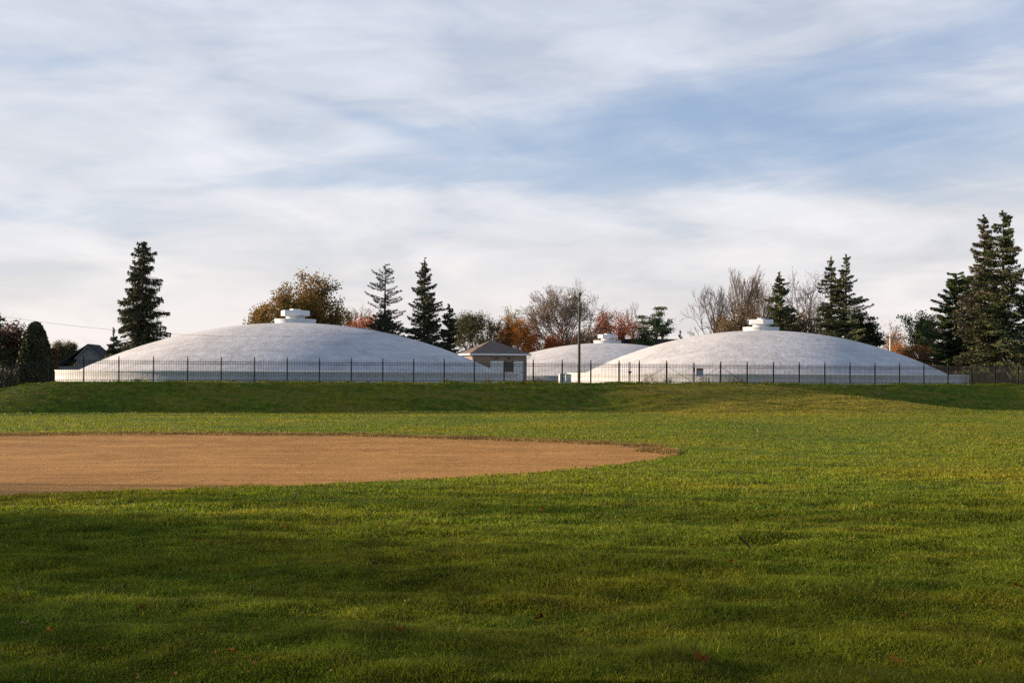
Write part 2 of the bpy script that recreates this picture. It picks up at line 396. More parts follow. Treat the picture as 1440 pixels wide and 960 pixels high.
# ------------------------------------------------------------------ world, sun, camera
def make_world():
    w = bpy.data.worlds.new('World'); scene.world = w; w.use_nodes = True
    nt = w.node_tree; bg = nt.nodes['Background']
    sky = nt.nodes.new('ShaderNodeTexSky'); sky.sky_type = 'NISHITA'; sky.sun_disc = False
    sky.sun_elevation = R(SUN_EL); sky.sun_rotation = R(SUN_AZ); sky.altitude = 200
    sky.air_density = 1.0; sky.dust_density = .6; sky.ozone_density = 2.0
    tc = nt.nodes.new('ShaderNodeTexCoord'); sep = nt.nodes.new('ShaderNodeSeparateXYZ'); nt.links.new(tc.outputs['Generated'], sep.inputs[0])
    x, y, z = sep.outputs
    az = math_(nt, 'ARCTAN2', x, y); el = math_(nt, 'ARCSINE', z)
    # cirrus sheet: pattern laid out on a plane overhead, with a few long open lanes of blue
    zz = math_(nt, 'ADD', math_(nt, 'MAXIMUM', z, 0.0), .09)
    c1 = nt.nodes.new('ShaderNodeCombineXYZ')
    nt.links.new(math_(nt, 'DIVIDE', x, zz), c1.inputs[0]); nt.links.new(math_(nt, 'DIVIDE', y, zz), c1.inputs[1])
    mp = nt.nodes.new('ShaderNodeMapping'); mp.inputs['Rotation'].default_value = (0, 0, R(-28)); mp.inputs['Scale'].default_value = (.45, 1.25, 1)
    mp.inputs['Location'].default_value = (3.1, 1.7, 0)
    nt.links.new(c1.outputs[0], mp.inputs[0])
    n1 = noise(nt, mp.outputs[0], .9, 8, .58, .9)
    c2 = nt.nodes.new('ShaderNodeCombineXYZ')
    nt.links.new(az, c2.inputs[0]); nt.links.new(math_(nt, 'MULTIPLY', math_(nt, 'ADD', el, math_(nt, 'MULTIPLY', az, .06)), 3.2), c2.inputs[1])
    n2 = noise(nt, c2.outputs[0], 6.5, 8, .52, .5)
    n3 = noise(nt, c2.outputs[0], 2.4, 5, .5, .3)
    warp = math_(nt, 'MULTIPLY', math_(nt, 'SUBTRACT', n3, .5), .10)
    def lane(X, Y, rx, ry, tilt, amp):
        a0 = math.atan((X-720)/F); e0 = math.atan((523-Y)/F)
        da = math_(nt, 'SUBTRACT', az, a0); de = math_(nt, 'ADD', math_(nt, 'SUBTRACT', el, e0), warp)
        de = math_(nt, 'SUBTRACT', de, math_(nt, 'MULTIPLY', da, tilt))
        q = math_(nt, 'ADD', math_(nt, 'POWER', math_(nt, 'DIVIDE', da, rx/F), 2.0), math_(nt, 'POWER', math_(nt, 'DIVIDE', de, ry/F), 2.0))
        # POWER of negatives: use multiply instead
        a = math_(nt, 'DIVIDE', da, rx/F); b = math_(nt, 'DIVIDE', de, ry/F)
        q = math_(nt, 'ADD', math_(nt, 'MULTIPLY', a, a), math_(nt, 'MULTIPLY', b, b))
        return math_(nt, 'MULTIPLY', math_(nt, 'EXPONENT', math_(nt, 'MULTIPLY', q, -1.0)), amp)
    lanes = None
    for p in LANES:
        l_ = lane(*p); lanes = l_ if lanes is None else math_(nt, 'ADD', lanes, l_)
    dens = math_(nt, 'ADD', math_(nt, 'MULTIPLY', n1, .55), math_(nt, 'MULTIPLY', n2, .75))      # ~ .65
    c3 = nt.nodes.new('ShaderNodeCombineXYZ')
    nt.links.new(math_(nt, 'MULTIPLY', az, 1.0), c3.inputs[0]); nt.links.new(math_(nt, 'MULTIPLY', math_(nt, 'SUBTRACT', el, math_(nt, 'MULTIPLY', az, .13)), 6.5), c3.inputs[1])
    n4 = noise(nt, c3.outputs[0], 9.0, 9, .6, 1.2)
    dens = math_(nt, 'ADD', dens, math_(nt, 'MULTIPLY', math_(nt, 'SUBTRACT', n4, .5), .38))
    dens = math_(nt, 'SUBTRACT', math_(nt, 'ADD', dens, .12), lanes)
    dens = math_(nt, 'ADD', dens, math_(nt, 'MULTIPLY', math_(nt, 'SUBTRACT', .12, math_(nt, 'MINIMUM', el, .12)), 1.2))
    back = math_(nt, 'MULTIPLY', math_(nt, 'MINIMUM', math_(nt, 'MAXIMUM', math_(nt, 'SUBTRACT', .35, y), 0.0), 1.0), .75)
    dens = math_(nt, 'SUBTRACT', dens, back)
    cm = ramp(nt, dens, [(.12, .10), (.45, .42), (.70, .80), (.92, .97)])
    ccol = ramp(nt, math_(nt,'DIVIDE',el,PI/2), [(0.0, (7.4, 6.8, 6.4)), (.04, (7.1, 6.75, 6.6)), (.10, (6.6, 6.65, 6.9)), (.19, (5.5, 5.85, 6.6)), (.30, (2.2, 2.4, 3.0)), (.9, (1.3, 1.5, 2.1))])
    ccol = mixc(nt, 1.0, ccol, ramp(nt, n2, [(.35, .90), (.65, 1.07)]), 'MULTIPLY')
    blue = mixc(nt, .55, sky.outputs[0], (3.2, 4.4, 6.7))
    col = mixc(nt, cm, blue, ccol)
    nt.links.new(col, bg.inputs[0]); bg.inputs[1].default_value = .064
LANES = [(930, 172, 340, 46, .08, .42), (1020, 225, 460, 70, .02, .16), (1360, 85, 210, 30, .2, .5), (1260, 215, 260, 34, .02, .42), (560, 178, 90, 16, -.2, .3),
         (480, 262, 200, 20, 0, .22), (1330, 268, 190, 22, 0, .22), (60, 125, 120, 22, .1, .2), (60, 300, 160, 24, 0, .14), (900, 245, 300, 26, .0, .2)]
make_world()
sl = bpy.data.lights.new('sun', 'SUN'); so = bpy.data.objects.new('sun', sl); COL.objects.link(so)
sl.energy = 5.0; sl.angle = R(.53); sl.color = (1.0, .80, .60)
sd = Vector((math.sin(R(SUN_AZ))*math.cos(R(SUN_EL)), math.cos(R(SUN_AZ))*math.cos(R(SUN_EL)), math.sin(R(SUN_EL))))
so.rotation_euler = sd.to_track_quat('Z', 'Y').to_euler(); so.location = (-60, 10, 40)
cam = bpy.data.cameras.new('camera'); co = bpy.data.objects.new('camera', cam); COL.objects.link(co)
scene.camera = co; cam.sensor_width = 36; cam.lens = F/1440*36; cam.clip_end = 6000; cam.clip_start = .1
co.location = (0, 0, EYE); co.rotation_mode = 'QUATERNION'
from mathutils import Matrix
co.rotation_quaternion = (Matrix.Rotation(R(90), 3, 'X') @ Matrix.Rotation(ROLL, 3, 'Z')).to_quaternion()
cam.shift_y = (HY-480)/1440
vs = scene.view_settings; vs.view_transform = 'Standard'; vs.look = 'None'; vs.gamma = 1; vs.exposure = 0.98
scene.render.engine = 'CYCLES'
scene.cycles.max_bounces = 5; scene.cycles.diffuse_bounces = 3; scene.cycles.transmission_bounces = 3; scene.cycles.transparent_max_bounces = 4
scene.cycles.use_denoising = False

# ------------------------------------------------------------------ ground
def axis(parts):
    out = []
    for a, b, n in parts: out += list(np.linspace(a, b, n, endpoint=False))
    return np.array(out+[parts[-1][1]])
S = axis([(-3000, -200, 14), (-200, -75, 40), (-75, -25, 70), (-25, 25, 170), (25, 75, 90), (75, 200, 40), (200, 3000, 14)])
T = axis([(-4000, -300, 14), (-300, -12, 60), (-12, -2, 12), (-2, 13, 110), (13, 45, 70), (45, 66, 80), (66, 90, 190), (90, 140, 20), (140, 3000, 12)])
GS, GT = np.meshgrid(S, T)
gx, gy = xy(GS, GT)
gz = ground_z(gx, gy)
V = np.stack([gx.ravel(), gy.ravel(), gz.ravel()], 1)
ns, ntt = len(S), len(T)
I = np.arange(ntt*ns).reshape(ntt, ns)
quads = np.stack([I[:-1, :-1], I[1:, :-1], I[1:, 1:], I[:-1, 1:]], -1).reshape(-1, 4)
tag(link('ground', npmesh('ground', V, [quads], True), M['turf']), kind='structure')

# infield sheet
Xs = np.concatenate([np.linspace(-420, 700, 240, endpoint=False), np.linspace(700, 953, 110)])
K = 40
rows = []
jf = 0.9*vnoise(Xs/9.0, Xs*0, 21)+.5*vnoise(Xs/3.0, Xs*0, 22); jn = .8+1.0*vnoise(Xs/13.0, Xs*0, 23)+.7*vnoise(Xs/4.0, Xs*0, 24)
for k in range(K+1):
    f = k/K
    yf = np.interp(Xs, FAR[:, 0], FAR[:, 1])+jf*.6; yn = np.interp(Xs, NEAR[:, 0], NEAR[:, 1])+jn
    Yp = 1/((1-f)/(yf-515)+f/(yn-515))+515 if False else yf*(1-f)+yn*f
    x_, y_ = px_ground(Xs, Yp)
    rows.append(np.stack([x_, y_, zbase(x_, y_)+.012], 1))
V = np.concatenate(rows); n = len(Xs); I = np.arange(len(V)).reshape(K+1, n)
q = np.stack([I[:-1, :-1], I[1:, :-1], I[1:, 1:], I[:-1, 1:]], -1).reshape(-1, 4)
tag(link('dirt_infield', npmesh('dirt_infield', V, [q], True), M['dirt']), kind='structure')

# grass blades
def blades(name, X, Y, hmul, material, label, seed, wmul=1.0, at_xy=None):
    g = np.random.default_rng(seed)
    if at_xy is None: x, y = px_ground(X, Y)
    else: x, y = at_xy
    z = ground_z(x, y)
    n = len(x)
    dist = np.hypot(x, y)
    w = (.0022+.00036*dist)*g.uniform(.7, 1.3, n)*wmul
    clump = .75+.45*vnoise(x/.35, y/.35, 31)+.35*vnoise(x/1.7, y/1.2, 32)
    h = g.uniform(.03, .078, n)*np.clip(clump, .35, 1.8)*hmul
    tall = g.random(n) < .012; h = np.where(tall, h*1.6, h)
    a = g.uniform(0, 2*PI, n); lean = g.uniform(.1, .9, n)*h; la = g.uniform(0, 2*PI, n)
    bx = np.cos(a)*w; by = np.sin(a)*w
    p0 = np.stack([x-bx, y-by, z-.01], 1); p1 = np.stack([x+bx, y+by, z-.01], 1)
    mid = np.stack([x+np.cos(la)*lean*.35, y+np.sin(la)*lean*.35, z+h*.62], 1)
    b2 = np.stack([bx, by, 0*bx], 1)*.7
    tip = np.stack([x+np.cos(la)*lean, y+np.sin(la)*lean, z+h], 1)
    V = np.stack([p0, p1, mid+b2, mid-b2, tip], 1).reshape(-1, 3)
    i = np.arange(n)*5
    q = np.stack([i, i+1, i+2, i+3], 1); t = np.stack([i+3, i+2, i+4], 1)
    return tag(link(name, npmesh(name, V, [q, t]), material), label, 'grass', kind='stuff')
N = 1000000
Xg = rng.uniform(-40, 1480, N); Yg = 537+(975-537)*rng.random(N)**.85
Nm = 520000   # the lawn goes on at both sides of the view
Xm = np.where(rng.random(Nm) < .5, rng.uniform(-760, -40, Nm), rng.uniform(1480, 2200, Nm)); Ym = 537+(1010-537)*rng.random(Nm)**.85
Xg = np.concatenate([Xg, Xm]); Yg = np.concatenate([Yg, Ym])
gx_, gy_ = px_ground(Xg, Yg)
ok = ~infield_mask(gx_, gy_, -.15) & (np.abs(gx_) < 200) & (st(gx_, gy_)[1] > .7)
edge = vnoise(gx_/.25, gy_/.25, 41)
ok &= ~(infield_mask(gx_, gy_, -1.0+2.5*edge))
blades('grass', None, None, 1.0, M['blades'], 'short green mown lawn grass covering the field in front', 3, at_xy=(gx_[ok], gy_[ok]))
tg = np.random.default_rng(64); nT = 36000
tsx = tg.uniform(s_of(-60), s_of(1500), nT); tst = tg.normal(.15, .35, nT)
patch = vnoise(tsx/2.3, tst*0, 51)+.5*vnoise(tsx/.7, tst*0, 52)
kk = tg.random(nT) < np.clip(.35+.6*patch, .08, 1)
tx, ty = xy(tsx[kk], tst[kk])
blades('tall_grass', None, None, 1.9, M['blades'], 'taller unmown grass growing along the foot of the picket fence', 65, .8, at_xy=(tx, ty))['category'] = 'tall grass'
# dry fringe along the far lip and the tip of the infield
Xf = rng.uniform(-40, 955, 60000)
Yf = np.interp(Xf, FAR[:, 0], FAR[:, 1]) - rng.normal(.6, .9, len(Xf)) - np.clip((Xf-700)/250, 0, 1)*rng.uniform(-1, 3.2, len(Xf))
tipx = rng.normal(925, 16, 7000); tipy = np.interp(tipx, FAR[:, 0], FAR[:, 1]) + rng.uniform(-2.5, 7, 7000)
keep = np.abs((tipx-925)/32)**2+np.abs((tipy-636)/8)**2 < 1
blades('straw_fringe', np.concatenate([Xf, tipx[keep]]), np.concatenate([Yf, tipy[keep]]), 1.4, M['straw'], 'dry straw coloured grass fringe along the far edge of the dirt infield', 4, 1.2)['category'] = 'dry grass'

# ------------------------------------------------------------------ reservoir domes
def dome(px, depth, zb, Rw, Rs, zt, za, label, cupsides, cuprot):
    c = at(px, 523, depth)
    root = empty('reservoir', (c.x, c.y, zb), 0, label, 'domed reservoir', 'white domed reservoirs')
    zt -= zb; za -= zb
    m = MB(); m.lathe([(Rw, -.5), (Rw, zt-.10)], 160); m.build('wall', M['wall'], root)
    m = MB(); m.lathe([(Rw-.001, zt-.10), (Rw+.07, zt-.10), (Rw+.07, zt), (Rs-.4, zt+.03)], 160, sm=False); m.build('ledge', M['white'], root)
    hgt = za-zt; RR = (Rs*Rs+hgt*hgt)/(2*hgt); prof = []
    for k in range(41):
        r = Rs*(1-k/40); prof.append((max(r, .01), zt-.01+math.sqrt(RR*RR-r*r)-(RR-hgt)))
    m = MB(); m.lathe(prof, 160); m.build('shell', M['shell'], root)
    cup = MB(); cup.lathe([(2.15, za-.25), (2.02, za-.05), (2.0, za+.22), (2.05, za+.20), (2.05, za+.36), (.5, za+.39)], 40, sm=False)
    cu = cup.build('cupola', M['white'], root)
    m = MB(); m.lathe([(.93, za+.35), (.93, za+.74)], 32); m.build('neck', M['white'], cu)
    m = MB(); m.lathe([(.5, za+.70), (1.42, za+.70), (1.46, za+.73), (1.46, za+1.20), (1.42, za+1.23), (.01, za+1.26)], cupsides, cuprot, sm=False); m.build('cap', M['whitepaint'], cu)
    m = MB(); m.lathe([(.56, za+1.24), (.56, za+1.38), (.01, za+1.39)], 6, .3, sm=False); m.build('hatch', M['whitepaint'], cu)
    return root
dome(415, 113.4, 1.92, 22.2, 20.2, 2.96, 7.75, 'large white shallow domed reservoir on the left, in front of the olive brown oak', 6, R(-4))
dome(1070, 129.5, 1.88, 22.0, 20.0, 2.93, 7.85, 'large white shallow domed reservoir on the right behind the double gate', 6, R(26))
dome(854, 168, 1.5, 22.2, 20.2, 2.55, 7.35, 'distant white domed reservoir partly hidden between the two larger domes', 8, R(10))

# ------------------------------------------------------------------ pump house
def gz1(x, y): return float(ground_z(np.array([x]), np.array([y]))[0])
def pump_house():
    c0 = at(664, 523, 132.6)
    zb = 1.9; rz = R(18)
    root = empty('pump_house', (c0.x, c0.y, zb), rz, 'small tan block pump house with brown hip roof beside the left dome', 'building')
    W = 6.7; H = 3.02
    m = MB(); m.add([(0, 0, -.3), (W, 0, -.3), (W, W, -.3), (0, W, -.3), (0, 0, H), (W, 0, H), (W, W, H), (0, W, H)],
                    [(0, 1, 5, 4), (1, 2, 6, 5), (2, 3, 7, 6), (3, 0, 4, 7)])
    m.build('wall', M['block'], root)
    o = .42; e = H+.02
    m = MB(); m.add([(-o, -o, e+.2), (W+o, -o, e+.2), (W+o, W+o, e+.2), (-o, W+o, e+.2), (W/2-.25, W/2, e+1.78), (W/2+.25, W/2, e+1.78)],
                    [(0, 1, 5, 4), (1, 2, 5), (2, 3, 4, 5), (3, 0, 4)])
    rf = m.build('roof', M['shingle'], root)
    m = MB()
    m.box(-o-.02, W+o+.02, -o-.03, -o+.04, e, e+.19); m.box(-o-.02, W+o+.02, W+o-.04, W+o+.03, e, e+.19)
    m.box(-o-.03, -o+.04, -o+.04, W+o-.04, e, e+.19); m.box(W+o-.04, W+o+.03, -o+.04, W+o-.04, e, e+.19)
    m.add([(-o, -o, e+.01), (W+o, -o, e+.01), (W+o, W+o, e+.01), (-o, W+o, e+.01)], [(0, 3, 2, 1)])
    m.build('fascia', M['whitepaint'], rf)
    m = MB(); m.box(.25, .75, 1.9, 2.4, e+.95, e+1.15); m.build('vent', M['dark'], rf)
    for a, b in ((.33, .58), (.76, .93)):
        m = MB(); m.box(a*W, b*W, -.05, 0.0, 0, 2.36); d = m.build('door', M['whitepaint'], root)
        m = MB(); m.box(b*W-.2, b*W-.1, -.1, -.051, 1.0, 1.1); m.build('handle', M['dark'], d)
    m = MB(); m.box(.625*W, .725*W, -.03, 0.0, .95, 2.3); wdw = m.build('window', M['darkglass'], root)
    m = MB(); m.box(.612*W, .738*W, -.07, -.031, .86, .95); m.box(.61*W, .623*W, -.06, -.001, .95, 2.36); m.box(.727*W, .74*W, -.06, -.001, .95, 2.36); m.build('frame', M['dark'], wdw)
    for f in (.44, .67):
        m = MB(); m.box(f*W-.09, f*W+.09, -.22, -.0, 2.62, 2.8); m.build('wall_light', M['dark'], root)
    m = MB(); m.tube([(W+o-.05, -o+.02, e+.02), (W+.25, -.22, e-.22), (W-.06, -.07, e-.4), (W-.06, -.07, .1)], .045, 6); m.build('downspout', M['whitepaint'], root)
    m = MB(); m.tube([(-o+.05, -o+.02, e+.02), (-.2, -.25, e-.2), (.08, -.07, e-.4), (.08, -.07, .1)], .045, 6); m.build('downspout', M['whitepaint'], root)
pump_house()

# ------------------------------------------------------------------ far houses
def gable(m, x0, x1, y0, y1, z0, ze, zr, over=.4, th=.25):
    """gable roof slabs with the ridge along y"""
    xm = (x0+x1)/2; sl = (zr-ze)/(xm-x0)
    a = x0-over; b = x1+over; za = ze-sl*over
    m.add([(a, y0-over, za), (xm, y0-over, zr), (xm, y1+over, zr), (a, y1+over, za), (a, y0-over, za+th), (xm, y0-over, zr+th), (xm, y1+over, zr+th), (a, y1+over, za+th)],
          [(0, 1, 2, 3), (4, 7, 6, 5), (0, 4, 5, 1), (3, 2, 6, 7), (0, 3, 7, 4), (1, 5, 6, 2)])
    m.add([(xm+.002, y0-over, zr), (b, y0-over, za), (b, y1+over, za), (xm+.002, y1+over, zr), (xm+.002, y0-over, zr+th), (b, y0-over, za+th), (b, y1+over, za+th), (xm+.002, y1+over, zr+th)],
          [(0, 1, 2, 3), (4, 7, 6, 5), (0, 4, 5, 1), (3, 2, 6, 7), (0, 3, 7, 4), (1, 5, 6, 2)])
def far_house():
    d = 196; c = at(124, 523, d); k = d/F
    zb = 1.0
    root = empty('house', (c.x, c.y, zb), R(8), 'distant house with dark gabled roof between the dark evergreens and left dome', 'house')
    # front wing, long roof slope on its left
    xl, xr = -3.6, 3.2
    ap = EYE+36.5*k-zb-.2
    m = MB(); m.add([(-1.9, 0, 0), (3.0, 0, 0), (3.0, 0, 3.0), (.0, 0, ap-.35), (-1.9, 0, 3.9)], [(0, 1, 2, 3, 4)])
    m.box(-5.2, 3.0, .01, 9, 0, 2.6)
    m.build('wall', M['housewall'], root)
    m = MB(); m.add([(-6.2, -.4, 1.9), (0, -.4, ap), (0, 9, ap), (-6.2, 9, 1.9), (-6.2, -.4, 2.15), (0, -.4, ap+.25), (0, 9, ap+.25), (-6.2, 9, 2.15)],
                    [(0, 1, 2, 3), (4, 7, 6, 5), (0, 4, 5, 1), (3, 2, 6, 7), (0, 3, 7, 4)])
    m.add([(0, -.4, ap), (3.6, -.4, 3.0), (3.6, 9, 3.0), (0, 9, ap), (0, -.4, ap+.25), (3.6, -.4, 3.25), (3.6, 9, 3.25), (0, 9, ap+.25)],
          [(0, 1, 2, 3), (4, 7, 6, 5), (0, 4, 5, 1), (3, 2, 6, 7), (1, 2, 6, 5)])
    m.build('roof', M['darkshingle'], root)
    m = MB(); m.bar((-2.1, -.46, 3.85), (0, -.46, ap-.12), .06, .22); m.bar((0, -.46, ap-.12), (3.3, -.46, 3.25), .06, .14); m.build('bargeboard', M['housewall'], root)
    # main block behind with its ridge across the view
    m = MB(); m.box(-3.5, 5, 9.05, 15, 0, 4.3); m.build('wall', M['housewall'], root)
    zr = EYE+29*k-zb; ze = EYE+17*k-zb
    m = MB(); m.add([(-4, 8.5, ze), (5.5, 8.5, ze), (5.5, 12, zr), (-4, 12, zr), (5.5, 15.5, ze), (-4, 15.5, ze)], [(0, 1, 2, 3), (3, 2, 4, 5), (0, 3, 5), (1, 4, 2)])
    rf = m.build('roof', M['darkshingle'], root)
    m = MB(); m.box(-2.8, -2.0, 11.6, 12.4, zr-.8, zr+.9); m.build('chimney', M['redbrick'], rf)
    m = MB(); m.box(-3.0, -2.0, 9.0, 9.06, 3.4, 4.1); m.build('window', M['darkglass'], root)
far_house()
def far_roof_house():
    d = 214; c = at(872, 523, d); k = d/F; zb = 1.2
    root = empty('house', (c.x, c.y, zb), R(-4), 'long dark shingled roof with brick chimney behind the distant dome', 'house')
    zr = EYE+48.5*k-zb; ze = zr-2.6; W = 12.5
    m = MB(); m.box(.3, W-.3, .3, 7, 0, ze); m.build('wall', M['redbrick'], root)
    m = MB(); m.add([(-.2, -.3, ze), (W, -.3, ze), (W, 3.5, zr), (-.2, 3.5, zr), (W, 7.3, ze), (-.2, 7.3, ze)], [(0, 1, 2, 3), (3, 2, 4, 5), (0, 3, 5), (1, 4, 2)])
    rf = m.build('roof', M['darkshingle'], root)
    m = MB(); m.box(-.35, .95, 2.9, 3.9, ze-1, zr+1.15); m.box(-.42, 1.02, 2.83, 3.97, zr+1.15, zr+1.28); m.build('chimney', M['redbrick'], rf)
far_roof_house()

# ------------------------------------------------------------------ fence and gates
PH, KH = 1.84, 1.66
def local_z(s, t=0): 
    x, y = xy(s, t); return gz1(x, y)
def panel_mb(m, s0, s1, z0, z1, npk, frame=False, ins=.035):
    L_ = s1-s0
    def zz(s): return z0+(z1-z0)*(s-s0)/L_
    a, b = s0+ins, s1-ins
    for h, w in ((1.50, .035), (1.35, .035), (.14, .035)):
        m.bar((a, 0, zz(a)+h), (b, 0, zz(b)+h), .03, w)
    for k in range(npk):
        s = s0+(k+.5)*L_/npk
        z = zz(s); w = .0105
        m.box(s-w, s+w, -w, w, z+.03, z+KH-.03)
        m.add([(s-w, -w, z+KH-.03), (s+w, -w, z+KH-.03), (s+w, w, z+KH-.03), (s-w, w, z+KH-.03), (s, 0, z+KH+.03)], [(0, 1, 4), (1, 2, 4), (2, 3, 4), (3, 0, 4)])
def post_mb(m, s, z, h=PH, w=.034):
    m.box(s-w, s+w, -w, w, z-.3, z+h); q = w+.006
    m.box(s-q, s+q, -q, q, z+h, z+h+.02)
    m.add([(s-q, -q, z+h+.02), (s+q, -q, z+h+.02), (s+q, q, z+h+.02), (s-q, q, z+h+.02), (s, 0, z+h+.07)], [(0, 1, 4), (1, 2, 4), (2, 3, 4), (3, 0, 4)])
def fence_run(slist, label, brace=None, first=True, last=True):
    s0 = slist[0]; x0, y0 = xy(s0, 0); z0 = local_z(s0)
    root = empty('fence', (x0, y0, z0), FANG, label, 'fence', 'dark metal picket fence runs')
    zs = [local_z(s)-z0 for s in slist]
    for i, s in enumerate(slist):
        m = MB(); post_mb(m, s-s0, zs[i]); m.build('post', M['fence'], root)
        if i+1 < len(slist):
            m = MB(); panel_mb(m, s-s0, slist[i+1]-s0, zs[i], zs[i+1], max(2, round((slist[i+1]-s)/.122))); m.build('panel', M['fence'], root)
    for (a, za, b, zb2) in (brace or []):
        m = MB(); m.bar((a-s0, -.06, local_z(a)-z0+za), (b-s0, -.06, local_z(b)-z0+zb2), .028); m.build('brace', M['fence'], root)
    return root
sg = {k: s_of(v) for k, v in dict(a=870.4, b=885.2, c=899, d=937.2, e=975.5, f=1013.4, g=1046).items()}
left = [sg['a']-2.44*k for k in range(0, 28)][::-1]
fence_run(left, 'long dark picket fence on the bank in front of the left dome')
fence_run([sg['c'], sg['d']], 'single braced fence panel between the small gate and the double gate', [(sg['c']+.12, .12, sg['d'], 1.42)])
right = [sg['f']+2.44*k for k in range(0, 20)]
fence_run(right, 'long dark picket fence in front of the right dome and big spruces', [(sg['f'], 1.42, sg['g'], .12)])
def gate(s0, s1, label, npk, brace=None, name='gate', cat='gate', grp='gates in the picket fence'):
    x0, y0 = xy(s0, 0); z0 = local_z(s0)
    root = empty(name, (x0, y0, z0), FANG, label, cat, grp)
    w = s1-s0; m = MB(); panel_mb(m, .05, w-.03, 0, local_z(s1)-z0, npk); m.build('panel', M['fence'], root)
    for s in (.05, w-.035):
        m = MB(); z = (local_z(s1)-z0)*s/w; m.box(s-.022, s+.022, -.022, .022, z+.06, z+1.74); m.build('stile', M['fence'], root)
    if brace:
        m = MB(); m.bar((brace[0]*w, -.045, brace[1]), (brace[2]*w, -.045, brace[3]), .028); m.build('brace', M['fence'], root)
    return root
gate(sg['a'], sg['b'], 'narrow left leaf of the small pedestrian gate in the fence', 5)
g2 = gate(sg['b'], sg['c'], 'narrow right leaf of the small pedestrian gate, carrying the dark latch box', 5)
m = MB(); m.box(-.14, .16, -.09, -.03, .86, 1.0); m.box(-.04, .04, -.07, .05, .74, .88); m.build('latch', M['dark'], g2)
gate(sg['d'], sg['e'], 'left leaf of the wide double gate, with a brace falling to the right', 18, (.03, 1.42, .95, .12))
g4 = gate(sg['e'], sg['f'], 'right leaf of the wide double gate, the one with the warning sign', 18, (.06, .12, .97, 1.42))
m = MB(); m.box(-.05, .06, -.09, -.03, .95, 1.35); m.build('latch', M['fence'], g4)
# sign on the gate
x0, y0 = xy(sg['e']+.22, .07); z0 = local_z(sg['e'])
sgn = empty('warning_sign', (x0, y0, z0+.62), FANG, 'small grey warning sign with dark red header hung on the double gate', 'sign')
m = MB(); m.box(0, .60, -.012, 0, 0, .50); m.build('plate', M['sign_grey'], sgn)
m = MB(); m.box(0, .60, -.014, 0, .502, .66); m.build('header', M['sign_red'], sgn)
m = MB()
for k, wd in enumerate((.42, .34, .45, .25)): m.box(.3-wd/2, .3+wd/2, -.0145, -.0125, .38-k*.1, .405-k*.1)
m.build('lettering', M['white'], sgn)

# ------------------------------------------------------------------ lamp pole, wire, boxes
def pole():
    d = 92.6; p = at(814.3, 537, d); zb = gz1(p.x, p.y); zt = at(814.3, 411, d).z
    root = empty('light_pole', (p.x, p.y, zb), 0, 'tall weathered wooden light pole standing just behind the fence', 'light pole')
    h = zt-zb
    m = MB(); m.tube([(0, 0, -.4), (0, 0, h*.5), (0, 0, h)], [.125, .11, .09], 10); m.build('pole', M['wood'], root)
    m = MB(); m.tube([(-.08, -.05, h-.75), (-.25, -.12, h-.45), (-.5, -.2, h-.28), (-.62, -.25, h-.30)], .025, 6); ar = m.build('arm', M['fence'], root)
    m = MB(); m.lathe([(.02, .16), (.07, .14), (.13, .02), (.17, -.08), (.14, -.09), (.01, -.12)], 16)
    lamp = m.build('lamp_head', M['whitepaint'], ar); lamp.location = (-.66, -.26, h-.38)
    m = MB(); m.box(-.13, .01, -.2, -.1, h-1.12, h-.8); m.build('bracket', M['whitepaint'], root)
    return p, h, zb
pp, ph_, pzb = pole()
d = 92.6
e2 = at(-210, 523, d); ez = gz1(e2.x, e2.y)
rt = empty('utility_pole', (e2.x, e2.y, ez), 0, 'wooden utility pole left of the dark evergreens carrying the wire', 'utility pole')
topY = 473-2.1e-4*(-210-370)**2
zt2 = at(-210, topY, d).z
m = MB(); m.tube([(0, 0, -.4), (0, 0, zt2-ez+.4)], [.16, .11], 10); m.build('pole', M['wood'], rt)
pts = []
for k in range(61):
    X = -210+(814.3+210)*k/60; Y = 473-2.1e-4*(X-370)**2
    pts.append(at(X, Y, d-.16))
m = MB(); m.tube(pts, .009, 5)
w_ = m.build('overhead_wire', M['black']); tag(w_, 'thin dark overhead wire sagging across the sky and the left dome', 'wire')
def cabinet(px, d, w, dp, h, label, louv=True):
    p = at(px, 530, d); z = gz1(p.x, p.y)
    root = empty('utility_cabinet', (p.x, p.y, z), R(12), label, 'utility box', 'white cabinets near the pole')
    m = MB(); m.box(-w/2, w/2, 0, dp, -.05, h-.05); m.build('body', M['whitepaint'], root)
    m = MB(); m.box(-w/2-.03, w/2+.03, -.03, dp+.03, h-.05, h); m.build('lid', M['white'], root)
    m = MB(); m.box(-w/2+.06, w/2-.06, -.012, -.001, .1, h-.15); dr = m.build('door', M['whitepaint'], root)
    m = MB(); m.box(w/2-.16, w/2-.11, -.03, -.012, h*.45, h*.6); m.build('handle', M['dark'], dr)
cabinet(791, 97, .50, .45, .95, 'small bright white utility box left of the wooden light pole')
cabinet(799.5, 100.5, .48, .6, .92, 'second white box in shade, between the bright box and the light pole')

